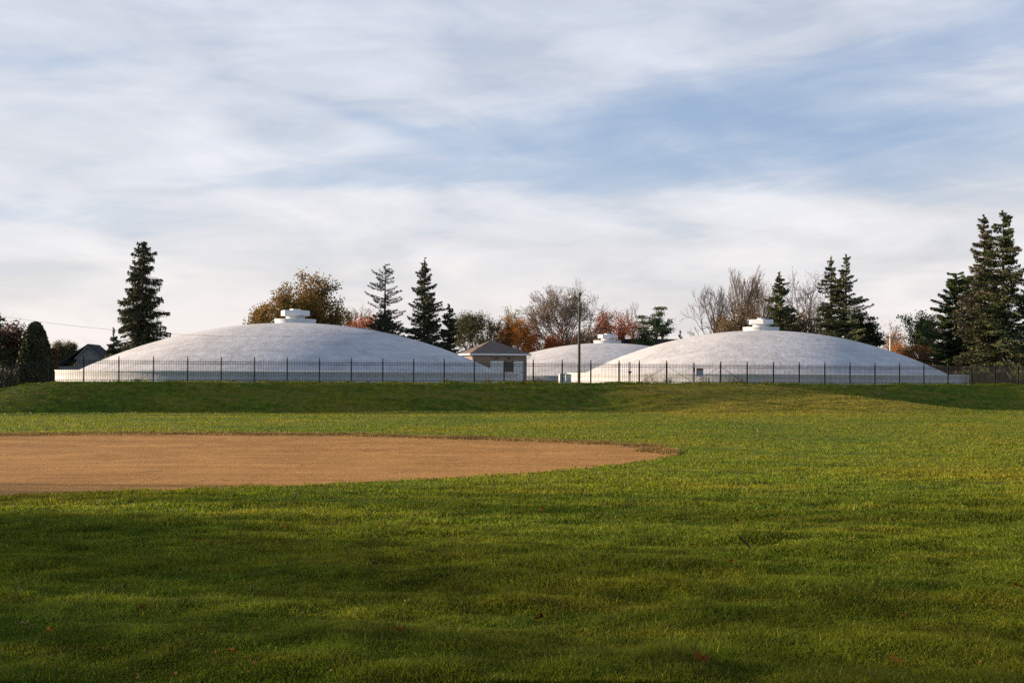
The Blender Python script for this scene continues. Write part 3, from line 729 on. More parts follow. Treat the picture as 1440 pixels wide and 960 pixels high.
# ------------------------------------------------------------------ trees
def tubes(P0, P1, R0, R1, n):
    P0 = np.asarray(P0); P1 = np.asarray(P1); R0 = np.asarray(R0); R1 = np.asarray(R1)
    D = P1-P0; D = D/np.maximum(np.linalg.norm(D, axis=1, keepdims=True), 1e-6)
    up = np.where(np.abs(D[:, 2:3]) < .9, np.array([[0, 0, 1.0]]), np.array([[1.0, 0, 0]]))
    Q = np.cross(D, up); Q /= np.linalg.norm(Q, axis=1, keepdims=True); S_ = np.cross(D, Q)
    vs = []
    for P, Rr in ((P0, R0), (P1, R1)):
        for k in range(n):
            a = 2*PI*k/n; vs.append(P+(Q*math.cos(a)+S_*math.sin(a))*Rr[:, None])
    V = np.stack(vs, 1).reshape(-1, 3); b = np.arange(len(P0))*2*n
    fs = [np.stack([b+k, b+(k+1) % n, b+n+(k+1) % n, b+n+k], 1) for k in range(n)]
    return V, np.concatenate(fs)
def sprays(C, A, Bv):
    """diamond leaf faces: centre, half axis, half side"""
    V = np.stack([C-A, C+Bv, C+A, C-Bv], 1).reshape(-1, 3); i = np.arange(len(C))*4
    return V, np.stack([i, i+1, i+2, i+3], 1)
def unit(v): return v/np.maximum(np.linalg.norm(v, axis=1, keepdims=True), 1e-6)
def finish(root, segs_t, leafV, leafQ, leafm, barkm, twigs=None, twigm=None):
    P0, P1, R0, R1 = segs_t
    V, q = tubes(P0, P1, R0, R1, 7)
    link('trunk', npmesh('trunk', V, [q], True), barkm, root)
    if twigs is not None and len(twigs[0]):
        tv, tq = tubes(*twigs, 3)
        if leafV is not None and len(leafV):
            V = np.concatenate([tv, leafV]); Q = np.concatenate([tq, leafQ+len(tv)])
            mi = np.concatenate([np.zeros(len(tq)), np.ones(len(leafQ))])
            link('crown', npmesh('crown', V, [Q], False, mi), [twigm, leafm], root)
        else: link('crown', npmesh('crown', tv, [tq], False), twigm, root)
    else: link('crown', npmesh('crown', leafV, [leafQ]), leafm, root)
TREEBASE = 1.8
def spot(X, Ytop, d, zb=None):
    p = at(X, Ytop, d)
    z = gz1(p.x, p.y) if zb is None else zb
    return Vector((p.x, p.y, z)), p.z-z
def conifer(X, Ytop, wpx, d, label, leafm, name='spruce_tree', droop=.25, dens=1.0, gaps=.12, power=.85, clear=.04, leaf=.26, seed=1, cat='tree', group='conifers behind the reservoirs', blunt=0.0, curve=0.0, lump=.5, side=None, whorl=.42, bs=8):
    base, H = spot(X, Ytop, d); Rm = wpx/2*d/F*1.4; dens *= 1.6; bs += 2
    g = np.random.default_rng(seed)
    root = empty(name, base, g.uniform(0, 6), label, cat, group)
    nz = int(H*(1-clear)/whorl)
    tr = .014*H+.05
    zs = np.linspace(0, H, 8); wig = np.cumsum(g.normal(0, .05, (8, 2)), 0)*.35
    TP = np.stack([wig[:, 0], wig[:, 1], zs], 1); TP[0, 2] = -.3
    TR = tr*(1-zs/H)**.9+.025
    CC = []; AA = []; BB = []; B0 = []; B1 = []; BR = []
    for i in range(nz):
        zf = clear+(1-clear)*(i+.5)/nz
        prof = (1-zf)**power
        if blunt: prof = min(1, prof*1.0+0)*(1-blunt)+blunt*math.sqrt(max(0, 1-zf**2))
        lmp = 1
        low = min(1, .72+zf*2.6)
        nb = max(3, int(bs*(1.1-zf*.45)))
        for b_ in range(nb):
            if g.random() < gaps: continue
            a = g.uniform(0, 2*PI)
            L_ = Rm*prof*lmp*low*g.uniform(.55, 1.15)+.05
            if g.random() < .06*lump*2: L_ *= 1.22
            z0 = zf*H+g.normal(0, .22)
            L_ *= 1+lump*.38*float(vnoise(np.array([a*1.1+seed]), np.array([z0*.75]), seed)[0])
            rise = (.28*zf-droop*(1-zf*.8)) + g.normal(0, .13)
            d2 = np.array([math.cos(a), math.sin(a), 0])
            n = max(6, int(dens*L_*26))
            f = g.uniform(.06, 1.0, n)**.75
            cx = np.interp(z0, zs, TP[:, 0]); cy = np.interp(z0, zs, TP[:, 1])
            along = L_*f
            zc = z0+along*rise+curve*L_*f**2*.5 - (.06*L_*np.sin(f*PI))
            side_w = (.10+.20*L_*np.sin(np.clip(f, 0, 1)*PI*.85+.25))*.8
            off = g.normal(0, 1, n)*side_w*.55
            C = np.stack([cx+d2[0]*along-d2[1]*off, cy+d2[1]*along+d2[0]*off, zc-np.abs(g.normal(0, .16, n))*(.4+droop*2.2)], 1)
            ax = np.stack([d2[0]+g.normal(0, .5, n), d2[1]+g.normal(0, .5, n), g.normal(-.25-droop, .4, n)], 1)
            CC.append(C); AA.append(unit(ax)*leaf*.5*g.uniform(.6, 1.35, (n, 1))); 
            B0.append((cx, cy, z0)); B1.append((cx+d2[0]*L_*.8, cy+d2[1]*L_*.8, z0+L_*.8*rise+curve*L_*.3)); BR.append(max(.02, .022*L_))
    # leader tip
    n = 20; f = g.uniform(0, 1, n)
    CC.append(np.stack([TP[-1, 0]+g.normal(0, .05, n), TP[-1, 1]+g.normal(0, .05, n), H-.9+.9*f], 1)); AA.append(unit(np.stack([g.normal(0, .5, n), g.normal(0, .5, n), np.ones(n)], 1))*leaf*.5)
    C = np.concatenate(CC); A = np.concatenate(AA)
    Bv = unit(np.cross(A, g.normal(0, 1, A.shape)))*leaf*.24
    V, q = sprays(C, A, Bv)
    segs = (np.concatenate([TP[:-1], B0]), np.concatenate([TP[1:], B1]), np.concatenate([TR[:-1], BR]), np.concatenate([TR[1:], np.array(BR)*.3]))
    finish(root, segs, V, q, leafm, M['bark'])
    return root
def grow(g, levels, split, spread, lenf, wander, gravity, trunkfrac, first=None):
    T0 = []; T1 = []; RA = []; RB = []; LV = []
    tips = []
    cur = []
    p = np.zeros(3); n0 = 3
    L0 = trunkfrac
    dirn = np.array([0, 0, 1.0]); r = 1.0
    pp_ = p
    for k in range(n0):
        dn = dirn+g.normal(0, .06, 3); dn /= np.linalg.norm(dn); q = pp_+dn*L0/n0
        T0.append(pp_); T1.append(q); RA.append(r*(1-.1*k)); RB.append(r*(1-.1*(k+1))); LV.append(0); pp_ = q
    nfirst = first or split+1
    a0 = g.uniform(0, 6)
    for k in range(nfirst):
        a = a0+2*PI*k/nfirst+g.normal(0, .25); s = spread*g.uniform(.5, 1.25)
        cur.append((pp_-np.array([0, 0, L0*.25*g.random()]), np.array([math.sin(s)*math.cos(a), math.sin(s)*math.sin(a), math.cos(s)]), lenf*g.uniform(.8, 1.15), .55))
    cur.append((pp_, np.array([g.normal(0, .1), g.normal(0, .1), 1.0]), lenf, .62))
    for lv in range(1, levels+1):
        nxt = []
        for (p, dn, Ln, r) in cur:
            k3 = 3 if lv < levels else 2
            q = p; dd = dn/np.linalg.norm(dn)
            pts = []
            for k in range(k3):
                dd = dd+g.normal(0, wander, 3)+np.array([0, 0, gravity]); dd /= np.linalg.norm(dd)
                q2 = q+dd*Ln/k3
                T0.append(q); T1.append(q2); RA.append(r*(1-.35*k/k3)); RB.append(r*(1-.35*(k+1)/k3)); LV.append(lv)
                q = q2; pts.append((q, dd))
            if lv == levels: tips.append(q); tips.append((q+p)/2); continue
            for j in range(split):
                qq, dq = pts[-1] if j < 2 else pts[g.integers(0, k3-1)]
                rv = g.normal(0, 1, 3); rv -= dq*np.dot(rv, dq); rv /= np.linalg.norm(rv)
                s = spread*g.uniform(.35, 1.1)*(1.0 if j else .5)
                nxt.append((qq, dq*math.cos(s)+rv*math.sin(s), Ln*g.uniform(.62, .86), r*.62*(1 if j < 2 else .75)))
        cur = nxt
    return map(np.array, (T0, T1, RA, RB, LV, tips))
def broadleaf(X, Ytop, wpx, d, label, leafm=None, name='broadleaf_tree', levels=5, split=3, spread=.62, lenf=.9, wander=.14, gravity=.03, trunkfrac=1.2,
              leafn=0, leaf=.24, clump=.35, seed=1, trunk_r=.3, bark=None, twigm=None, group='autumn trees behind the reservoirs', first=None, flat=.7, tipr=.012, keep=1.0, shape=None):
    base, H = spot(X, Ytop, d); W = wpx*d/F
    g = np.random.default_rng(seed)
    root = empty(name, base, g.uniform(0, 6), label, 'tree', group)
    T0, T1, RA, RB, LV, tips = grow(g, levels, split, spread, lenf, wander, gravity, trunkfrac, first)
    lo = np.percentile(tips[:, :2], 1.0, axis=0); hi = np.percentile(tips[:, :2], 99.0, axis=0); zt = np.percentile(tips[:, 2], 99.7)
    k = np.array([W/(hi[0]-lo[0]), W/(hi[1]-lo[1]), H/zt]); 
    mid = (lo+hi)/2
    def tf(P):
        Q = P.copy(); w = np.clip(P[:, 2:3]/zt*2, 0, 1)
        Q[:, :2] = (P[:, :2]-mid*w)
        return Q*k
    T0, T1, tips = tf(T0), tf(T1), tf(tips)
    rr = trunk_r; RA = np.maximum(RA*rr, tipr); RB = np.maximum(RB*rr, tipr*.8)
    big = LV <= 1
    T0[0, 2] = -.4
    lv = None; lq = None
    if leafn:
        tp = tips[g.random(len(tips)) < keep]
        cn = g.uniform(.25, 1.6, len(tp))
        idx = np.repeat(np.arange(len(tp)), np.maximum(1, (leafn*cn).astype(int)))
        C = tp[idx]+g.normal(0, clump, (len(idx), 3))*np.array([1, 1, flat])
        A = unit(g.normal(0, 1, C.shape))*leaf*.5*g.uniform(.6, 1.3, (len(C), 1)); Bv = unit(np.cross(A, g.normal(0, 1, C.shape)))*leaf*.36
        lv, lq = sprays(C, A, Bv)
    finish(root, (T0[big], T1[big], RA[big], RB[big]), lv, lq, leafm, bark or M['bark'], (T0[~big], T1[~big], RA[~big], RB[~big]), twigm or M['twig'])
    return root

# --- left side
conifer(-4, 433, 62, 118, 'tall loose dark spruce cut by the left edge of the photo', L['darkc'], seed=3, droop=.2, gaps=.25, power=.8, dens=.9)
broadleaf(16, 458, 56, 121, 'dark rust red leafy tree at the far left behind the fence', L['darkrust'], name='maple_tree', levels=5, leafn=16, clump=.45, leaf=.26, seed=4, trunkfrac=.35, lenf=.7)
broadleaf(72, 491, 9, 133, 'low reddish bush tree peeking out right of the dark cone evergreen', L['darkrust'], name='maple_tree', levels=4, leafn=26, clump=.22, leaf=.26, seed=5, trunkfrac=.25, lenf=.6)
def egg_evergreen(X, Ytop, wpx, d, label, leafm, seed):
    base, H = spot(X, Ytop, d); Rm = wpx/2*d/F; g = np.random.default_rng(seed)
    root = empty('evergreen_tree', base, 0, label, 'tree', 'conifers behind the reservoirs')
    n = 60000; zf = g.random(n)**.85; a = g.uniform(0, 2*PI, n)
    prof = np.minimum(1, np.sqrt(np.clip(1-zf**1.7, 0, 1)))*(1-.30*zf)
    lum = 1+.13*vnoise(a*2.6+40, zf*9, 3)+.07*vnoise(a*7+40, zf*24, 4)
    rr_ = Rm*prof*lum*g.uniform(.55, 1.03, n)**.5+.08
    C = np.stack([np.cos(a)*rr_, np.sin(a)*rr_, zf*H*1.0], 1)+g.normal(0, .08, (n, 3))
    A = unit(g.normal(0, .7, C.shape)+np.stack([np.cos(a)*.5, np.sin(a)*.5, np.full(n, .5)], 1))*.12*g.uniform(.6, 1.4, (n, 1)); Bv = unit(np.cross(A, g.normal(0, 1, C.shape)))*.07
    V, q = sprays(C, A, Bv)
    segs = (np.array([[0, 0, -.3], [0, 0, H*.4]]), np.array([[0, 0, H*.4], [0, 0, H*.85]]), np.array([.2, .13]), np.array([.13, .04]))
    finish(root, segs, V, q, leafm, M['bark'])
egg_evergreen(50, 455, 56, 116, 'broad dark egg shaped evergreen left of the distant house', L['darkc'], 6)
broadleaf(85, 482, 18, 235, 'small rounded green tree top left of the house chimney', L['olive'], levels=4, leafn=26, clump=.5, leaf=.3, seed=7, trunkfrac=.8, group='autumn trees behind the reservoirs')
broadleaf(99, 482.5, 16, 238, 'small rounded green tree top right of the house chimney', L['olive'], levels=4, leafn=26, clump=.5, leaf=.3, seed=8, trunkfrac=.8)
conifer(160, 463, 36, 147, 'low dark spruce tucked against the tall narrow spruce by the left dome', L['darkc'], seed=10, droop=.1, gaps=.1, dens=1.4, power=.9)
conifer(201, 339, 66, 152, 'tall narrow ragged spruce rising behind the left end of the left dome', L['spruce_brown'], droop=.55, dens=1.9, gaps=.02, power=.55, clear=.02, seed=12, lump=.9, leaf=.28, whorl=.5)
broadleaf(424, 387, 112, 152, 'wide olive brown oak standing directly behind the left dome vent', L['oak'], name='oak_tree', levels=5, split=4, leafn=9, clump=.42, leaf=.30, seed=25, trunk_r=.4, spread=.75, trunkfrac=1.0, lenf=.8, keep=.85, flat=.6)
broadleaf(366, 431, 28, 158, 'low yellow brown tree at the left foot of the wide oak', L['oak'], name='oak_tree', levels=4, split=3, leafn=26, clump=.45, leaf=.3, seed=22, trunk_r=.2, trunkfrac=.8, keep=.85)
broadleaf(505, 432, 60, 195, 'pale pinkish bare topped tree between the oak and the loose spruce', L['pink'], levels=5, leafn=3, clump=.3, leaf=.22, seed=23, twigm=M['palebark'], tipr=.02)
broadleaf(508, 447, 64, 185, 'orange red low tree behind the right shoulder of the left dome', L['red'], name='maple_tree', levels=5, leafn=10, clump=.5, leaf=.26, seed=24, trunkfrac=.6)
conifer(541, 371, 56, 150, 'tall open spruce with thin upswept branches left of the dense spruce', L['grey'], droop=.06, dens=.8, gaps=.22, power=.42, clear=.25, leaf=.24, seed=31, curve=.2, lump=.6, whorl=.4, bs=5)
conifer(540, 440, 62, 149, 'dark bushy spruce filling the foot of the tall open spruce', L['spruce_brown'], droop=.25, dens=1.4, gaps=.05, power=.45, leaf=.26, seed=32, blunt=.2)
conifer(597, 366, 66, 146, 'tall dense dark spruce right of the open spruce', L['darkc'], droop=.18, dens=1.5, gaps=.08, power=.75, leaf=.26, seed=33, lump=.8, curve=.15, whorl=.46)
conifer(632, 428, 38, 148, 'shorter dark spruce leaning against the tall dense spruce', L['darkc'], droop=.15, dens=1.4, gaps=.1, power=.6, leaf=.26, seed=34, lump=.9)
broadleaf(664, 441, 72, 202, 'rounded olive green tree behind the pump house roof', L['olive'], levels=5, leafn=16, clump=.5, leaf=.26, seed=41, trunkfrac=.5, lenf=.75)
broadleaf(690, 436, 50, 206, 'thin bare tree with reddish twigs above the pump house roof', L['rust'], name='bare_tree', levels=5, split=3, leafn=1, clump=.25, leaf=.2, seed=42, twigm=M['twig'], tipr=.018, spread=.5, keep=.5)
broadleaf(716, 433, 30, 208, 'slender pale bare tree with a small yellow tuft at its top', L['yellow'], name='bare_tree', levels=4, split=3, leafn=6, clump=.3, leaf=.24, seed=43, twigm=M['palebark'], tipr=.02, spread=.35, trunkfrac=2.2, trunk_r=.22)
broadleaf(727, 446, 52, 200, 'bright orange maple just right of the pump house', L['orange'], name='maple_tree', levels=5, leafn=15, clump=.4, leaf=.24, seed=44, spread=.4, trunkfrac=.35, keep=.9)
broadleaf(702, 475, 40, 198, 'low rusty shrub tree behind the pump house ridge', L['brown'], levels=4, leafn=16, clump=.4, leaf=.24, seed=45, trunkfrac=.4)
broadleaf(760, 470, 70, 204, 'low red orange maple at the left foot of the big bare tree', L['red'], name='maple_tree', levels=5, leafn=10, clump=.5, leaf=.26, seed=46, trunkfrac=.3)
broadleaf(790, 402, 112, 208, 'large vase shaped nearly bare elm behind the wooden light pole', L['brown'], name='elm_tree', levels=7, split=3, spread=.62, lenf=.95, wander=.1, gravity=.02, leafn=1, clump=.3, leaf=.22, seed=51, trunk_r=.42, trunkfrac=.7, tipr=.022, first=6, keep=.75)
broadleaf(812, 462, 90, 212, 'rust coloured low tree filling the foot of the big elm', L['rust'], name='maple_tree', levels=5, leafn=10, clump=.55, leaf=.26, seed=52, trunkfrac=.3)
broadleaf(873, 437, 78, 216, 'red orange maple behind the distant dome vent', L['red'], name='maple_tree', levels=5, split=3, leafn=8, clump=.45, leaf=.28, seed=53, trunkfrac=.5, keep=.85)
broadleaf(890, 426, 60, 225, 'bare grey tree top rising behind the red orange maple', None, name='bare_tree', levels=5, split=3, seed=54, twigm=M['twig'], tipr=.02, spread=.45, trunkfrac=1.5)
broadleaf(924, 433, 42, 212, 'windswept dark green pine standing right of the red orange maple', L['pine'], name='pine_tree', levels=3, split=3, spread=.8, leafn=55, clump=.42, leaf=.3, seed=56, trunkfrac=1.0, lenf=.7, flat=.35, group='conifers behind the reservoirs')
broadleaf(905, 462, 30, 214, 'low dark pine boughs at the foot of the windswept pine', L['pine'], name='pine_tree', levels=3, split=3, spread=.7, leafn=45, clump=.4, leaf=.3, seed=57, trunkfrac=.8, flat=.35, group='conifers behind the reservoirs')
conifer(956, 465, 22, 200, 'tiny spruce top just left of the right dome crown', L['pine'], seed=58, droop=-.05, gaps=.3, power=.8, dens=1)
# --- behind the right dome
broadleaf(1006, 404, 78, 165, 'bare spreading tree at the left of the right dome crown', None, name='bare_tree', levels=6, split=3, spread=.75, seed=61, tipr=.02, trunk_r=.3, trunkfrac=1.0, wander=.12, first=5)
broadleaf(1042, 378, 62, 168, 'tall upright bare tree just left of the right dome vent', None, name='bare_tree', levels=6, split=3, spread=.6, seed=62, tipr=.02, trunk_r=.32, trunkfrac=1.6, wander=.13, gravity=.05)
broadleaf(1038, 432, 76, 160, 'brown leaved low oak filling the space beside the right dome vent', L['brown'], name='oak_tree', levels=5, leafn=12, clump=.5, leaf=.26, seed=63, trunkfrac=.5)
broadleaf(1075, 384, 56, 172, 'thin bare tree with a few russet leaves behind the dark narrow spruce', L['rust'], name='bare_tree', levels=5, split=4, spread=.8, wander=.22, seed=64, leafn=1, leaf=.2, clump=.3, tipr=.018, trunkfrac=1.5, keep=.6)
conifer(1096, 385, 54, 157, 'dark green spruce directly right of the right dome vent', L['spruce'], droop=.22, dens=1.6, gaps=.04, power=.62, leaf=.26, seed=65, lump=.7)
broadleaf(1133, 384, 88, 166, 'gnarled nearly bare oak between the dark spruce and the twin spruces', L['brown'], name='oak_tree', levels=6, split=3, spread=.75, seed=66, leafn=1, leaf=.2, clump=.3, tipr=.02, trunk_r=.38, trunkfrac=1.1, wander=.26, keep=.45)
broadleaf(1136, 440, 62, 160, 'brown leaved undergrowth tree below the gnarled oak', L['brown'], name='oak_tree', levels=5, leafn=9, clump=.5, leaf=.26, seed=67, trunkfrac=.5)
conifer(1169, 361, 58, 150, 'left one of the twin spruces behind the right dome', L['spruce_brown'], droop=.22, dens=1.25, gaps=.14, power=.7, leaf=.26, seed=71, lump=.9)
conifer(1190, 357, 72, 149, 'right one of the twin spruces, with a long bough reaching right', L['spruce'], droop=.12, dens=1.15, gaps=.2, power=.72, leaf=.26, seed=72, lump=1.2, curve=.15)
broadleaf(1222, 440, 36, 151, 'dark boughs of a small pine right of the twin spruces', L['darkc'], name='pine_tree', levels=3, split=3, leafn=80, clump=.4, leaf=.28, seed=73, trunkfrac=.8, flat=.4, group='conifers behind the reservoirs')
broadleaf(1250, 454, 60, 190, 'hazy reddish brown bare tree beyond the right slope of the dome', L['rust'], name='bare_tree', levels=5, leafn=2, clump=.4, leaf=.24, seed=74, tipr=.02, twigm=M['warmtwig'])
broadleaf(1262, 480, 52, 178, 'low orange shrub tree above the right slope of the dome', L['orange'], name='maple_tree', levels=4, leafn=14, clump=.45, leaf=.24, seed=75, trunkfrac=.4)
broadleaf(1302, 447, 62, 176, 'bare twiggy tree right behind the open crowned pine', None, name='bare_tree', levels=5, split=4, seed=76, tipr=.02, twigm=M['warmtwig'])
broadleaf(1298, 439, 54, 160, 'open crowned olive green pine with a reddish trunk', L['pinebright'], name='pine_tree', levels=4, split=3, spread=.7, leafn=16, clump=.4, leaf=.28, seed=77, trunkfrac=1.2, flat=.4, bark=M['palebark'], group='conifers behind the reservoirs')
broadleaf(1298, 486, 66, 158, 'low russet bush behind the right end of the right dome', L['rust'], levels=4, leafn=16, clump=.45, leaf=.24, seed=78, trunkfrac=.3)
conifer(1346, 386, 80, 146, 'broad bright green pine left of the two tallest spruces', L['pinebright'], name='pine_tree', droop=.1, dens=1.9, gaps=.06, power=.42, clear=.03, leaf=.3, seed=81, blunt=.3, lump=1.0)
conifer(1385, 304, 74, 141, 'left one of the two tallest blue grey spruces at the right edge', L['blue'], droop=.3, dens=1.6, gaps=.08, power=.66, leaf=.28, seed=82, lump=.9, whorl=.5)
conifer(1411, 299, 90, 138, 'right one of the two tallest blue grey spruces at the right edge', L['spruce'], droop=.28, dens=1.5, gaps=.1, power=.6, leaf=.28, seed=83, lump=1.1, whorl=.5)
conifer(1455, 372, 56, 139, 'dark spruce cut by the right edge of the photo', L['darkc'], droop=.3, dens=1.3, gaps=.06, power=.55, leaf=.28, seed=84)
def trunk_post():
    d = 175; p = at(1252, 500, d); z = gz1(p.x, p.y); h = at(1252, 470, d).z-z
    root = empty('utility_pole', (p.x, p.y, z), 0, 'short pale utility pole far behind the right slope of the right dome', 'utility pole')
    m = MB(); m.tube([(0, 0, -.3), (0, 0, h)], [.17, .13], 8); m.build('pole', M['white'], root)
    m = MB(); m.box(-.6, .6, -.06, .06, h-.5, h-.38); m.build('crossarm', M['wood'], root)
trunk_post()
# bushes
def bush(X, Ytop, wpx, d, label, leafm, seed, name='shrub', n=5000, leaf=.16, group='shrubs behind the fence'):
    base, H = spot(X, Ytop, d); W = wpx*d/F; g = np.random.default_rng(seed)
    root = empty(name, base, 0, label, 'shrub', group)
    cl = g.normal(0, 1, (30, 3)); cl = unit(cl)*g.random((30, 1))**.4
    idx = g.integers(0, 30, n); C = cl[idx]*.75+g.normal(0, .16, (n, 3)); C[:, 2] = np.abs(C[:, 2])
    C *= np.array([W/2, W/2, H])
    A = unit(g.normal(0, 1, C.shape))*leaf*.5; Bv = unit(np.cross(A, g.normal(0, 1, C.shape)))*leaf*.35
    V, q = sprays(C, A, Bv); link('crown', npmesh('crown', V, [q]), leafm, root)
    P0 = np.zeros((8, 3)); P0[:, 2] = -.1; P1 = cl[:8]*np.array([W/2, W/2, H])*.6; P1[:, 2] = np.abs(P1[:, 2])+.1
    V, q = tubes(P0, P1, np.full(8, .03), np.full(8, .012), 5); link('stem', npmesh('stem', V, [q]), M['bark'], root)
bush(1382, 512, 34, 117, 'grey green shrub just right of the right dome wall', L['bush'], 1)
bush(1436, 510, 34, 116, 'yellow green shrub behind the fence near the right edge', L['bush'], 2)
bush(1408, 515, 26, 124, 'low dark shrub beneath the two tallest spruces', L['darkc'], 3)
bush(1360, 503, 36, 148, 'rusty shrub behind the right end of the dome wall', L['rust'], 4)
bush(1470, 505, 50, 122, 'dark shrub at the right edge behind the fence', L['darkc'], 5)
bush(4, 512, 60, 112, 'dark shrub mass behind the far left end of the fence', L['darkc'], 6, n=9000)
bush(62, 516, 40, 119, 'dark shrub at the foot of the egg shaped evergreen', L['darkc'], 7, n=6000)
# weeds along the fence
def weed(X, Ytop, wpx, label, seed, t=-.5, n=60):
    s = s_of(X); x, y = xy(s, t); z = gz1(x, y); g = np.random.default_rng(seed)
    H = max(.12, at(X, Ytop, y).z-z); W = wpx*y/F
    root = empty('weed', (x, y, z), 0, label, 'weed', 'weeds along the fence foot')
    bx = g.normal(0, W*.28, n); by = g.normal(0, W*.2, n); h = H*g.uniform(.35, 1, n)
    P0 = np.stack([bx, by, np.full(n, -.03)], 1); P1 = np.stack([bx+g.normal(0, .14, n), by+g.normal(0, .14, n), h], 1)
    tv, tq = tubes(P0, P1, np.full(n, .006), np.full(n, .003), 3)
    k = n*4; i = g.integers(0, n, k); f = g.uniform(.3, 1, (k, 1)); C = P0[i]*(1-f)+P1[i]*f+g.normal(0, .03, (k, 3))
    A = unit(g.normal(0, 1, C.shape))*.045; Bv = unit(np.cross(A, g.normal(0, 1, C.shape)))*.016
    V, q = sprays(C, A, Bv); link('stem', npmesh('stem', tv, [tq]), L['weed'], root); link('leaves', npmesh('leaves', V, [q]), L['weed'], root)
for i, (X, Yt, w, lb) in enumerate([
    (920, 524, 22, 'widest dry weed clump, left of the double gate post'), (946, 529, 14, 'low dry weeds inside the left gate leaf'),
    (999, 527, 14, 'tall dry weeds under the warning sign leaf'), (1034, 528, 18, 'pale weed clump beneath the right hand brace'),
    (1048, 531, 10, 'dark green weed at the foot of the post right of the double gate'), (1088, 533.5, 16, 'low reddish weeds in front of the right dome wall'),
    (760, 532, 12, 'low weeds at the right corner of the pump house'), (690, 532, 12, 'low weeds in front of the pump house'),
    (372, 532.5, 20, 'low reddish weeds in front of the left dome below its vent'), (632, 531, 14, 'low weeds in front of the right part of the left dome'),
    (192, 531.5, 8, 'small dark weed at the left dome wall'), (325, 533, 14, 'sparse weeds left of the low reddish weeds')]):
    weed(X, Yt, w, lb, 100+i, t=-.9)

# trees left of the field, which shade the foreground
for i, (x, y, h, w, nm) in enumerate([(-46, 17.5, 12.0, 8.5, 'nearest to the photographer'), (-52, 26.5, 13.5, 9.0, 'second from the photographer'),
                                      (-66, 38, 14.0, 8, 'third from the photographer'), (-78, 33.0, 20, 11.0, 'tallest of the row')]):
    dd = max(y, 1.0)
    g = np.random.default_rng(500+i)
    X = HX+F*x/dd; z0 = gz1(x, y); Yt = HY-(z0+h-EYE)/dd*F+ROLL*(X-HX)
    broadleaf(X, Yt, w/dd*F, dd, 'leafy autumn tree left of the field, '+nm, L['oak'], name='shade_tree', levels=5, split=3, leafn=8, clump=.5, leaf=.32, seed=200+i, trunk_r=.3, trunkfrac=.5, lenf=.8, spread=.75, group='trees left of the field')

for i, (x, y, h, w, nm) in enumerate([(-100, 30, 30, 15, 'left'), (-104, 38, 32, 15, 'middle'), (-98, 46, 29, 13, 'right')]):  # three unseen tall trees, added to dim the sun over the foreground
    X = HX+F*x/y; z0 = gz1(x, y); Yt = HY-(z0+h-EYE)/y*F+ROLL*(X-HX)
    broadleaf(X, Yt, w/y*F, y, 'very tall thin leaved tree added far left of the field for foreground shade, %s one of three' % nm, L['oak'], name='shade_tree', levels=5, split=3, leafn=1, clump=.6, leaf=.32, seed=240+i, trunk_r=.4, trunkfrac=1.2, lenf=.9, spread=.7, group='unseen tall trees added for foreground shade')
# far wood beyond everything
g = np.random.default_rng(77); n = 26000
a = g.uniform(-1.2, 1.2, n); rr = g.uniform(330, 380, n)
C = np.stack([np.sin(a)*rr, np.cos(a)*rr, np.zeros(n)], 1)
hh = 5.6+2.0*vnoise(a*60, a*0, 5)+1.0*vnoise(a*220, a*0, 6); C[:, 2] = 1.8+hh*g.random(n)**.8
A = unit(g.normal(0, 1, C.shape))*.75; Bv = unit(np.cross(A, g.normal(0, 1, C.shape)))*.6
V, q = sprays(C, A, Bv); tag(link('far_woodland', npmesh('far_woodland', V, [q]), L['brown']), 'low far off belt of brown autumn woodland beyond the houses', 'woodland', kind='stuff')

# ------------------------------------------------------------------ fallen leaves and the dead twig
LEAVES = [
 (560, 902, .17, 'r', 'large dark red fallen leaf near the bottom of the photo, left of centre'),
 (1029, 800, .11, 'o', 'bright orange fallen leaf below the dead twig'),
 (973, 776, .11, 'r', 'dark red fallen leaf left of the dead twig'),
 (1037, 732, .11, 'r', 'small dark red leaf above the dead twig'),
 (762, 718, .12, 'o', 'upright orange leaf in the grass below the dirt infield middle'),
 (572, 762, .10, 'o', 'small orange brown leaf left of centre, below the infield'),
 (535, 742, .12, 'o', 'orange leaf a little above the small orange brown one'),
 (570, 851, .12, 'p', 'pale tan curled leaf above the large dark red leaf'),
 (750, 855, .08, 'p', 'tiny pale pink leaf in the dark grass at the bottom centre'),
 (760, 874, .16, 'r', 'dull dark leaf in a hollow at the bottom centre'),
 (1228, 666, .13, 'o', 'orange leaf on the grass in the right half, nearest the bank'),
 (1075, 646, .12, 'o', 'small orange leaf right of the infield tip'),
 (1197, 766, .10, 'p', 'tan leaf on the grass right of the dead twig'),
 (308, 730, .12, 'o', 'orange leaf just below the infield on the left'),
 (402, 745, .16, 'o', 'flat rust leaf patch below the infield, left of centre'),
 (429, 729, .09, 'o', 'thin rust leaf just below the near infield edge'),
 (200, 860, .10, 'r', 'small reddish leaf in the dark grass at the lower left'),
 (36, 893, .12, 'p', 'pale leaf at the lower left corner'),
 (73, 909, .12, 'o', 'rust brown leaf at the lower left near the pale leaf'),
 (428, 878, .10, 'p', 'pale pinkish leaf low in the photo, left of the large dark red leaf'),
 (326, 941, .11, 'o', 'brown leaf at the very bottom left'),
 (988, 948, .22, 'r', 'big dark rust leaf at the very bottom, right of centre'),
 (1260, 937, .16, 'o', 'brown leaf among straw at the bottom right'),
 (1431, 833, .12, 'r', 'dark leaf at the right edge of the photo'),
 (525, 798, .12, 'k', 'very dark withered leaf left of centre'),
 (97, 662, .14, 'k', 'dark leaf lying alone on the dirt infield'),
 (840, 741, .11, 'o', 'dull orange leaf below the right part of the infield'),
 (667, 690, .12, 'o', 'faint orange leaf close to the near edge of the infield'),
]
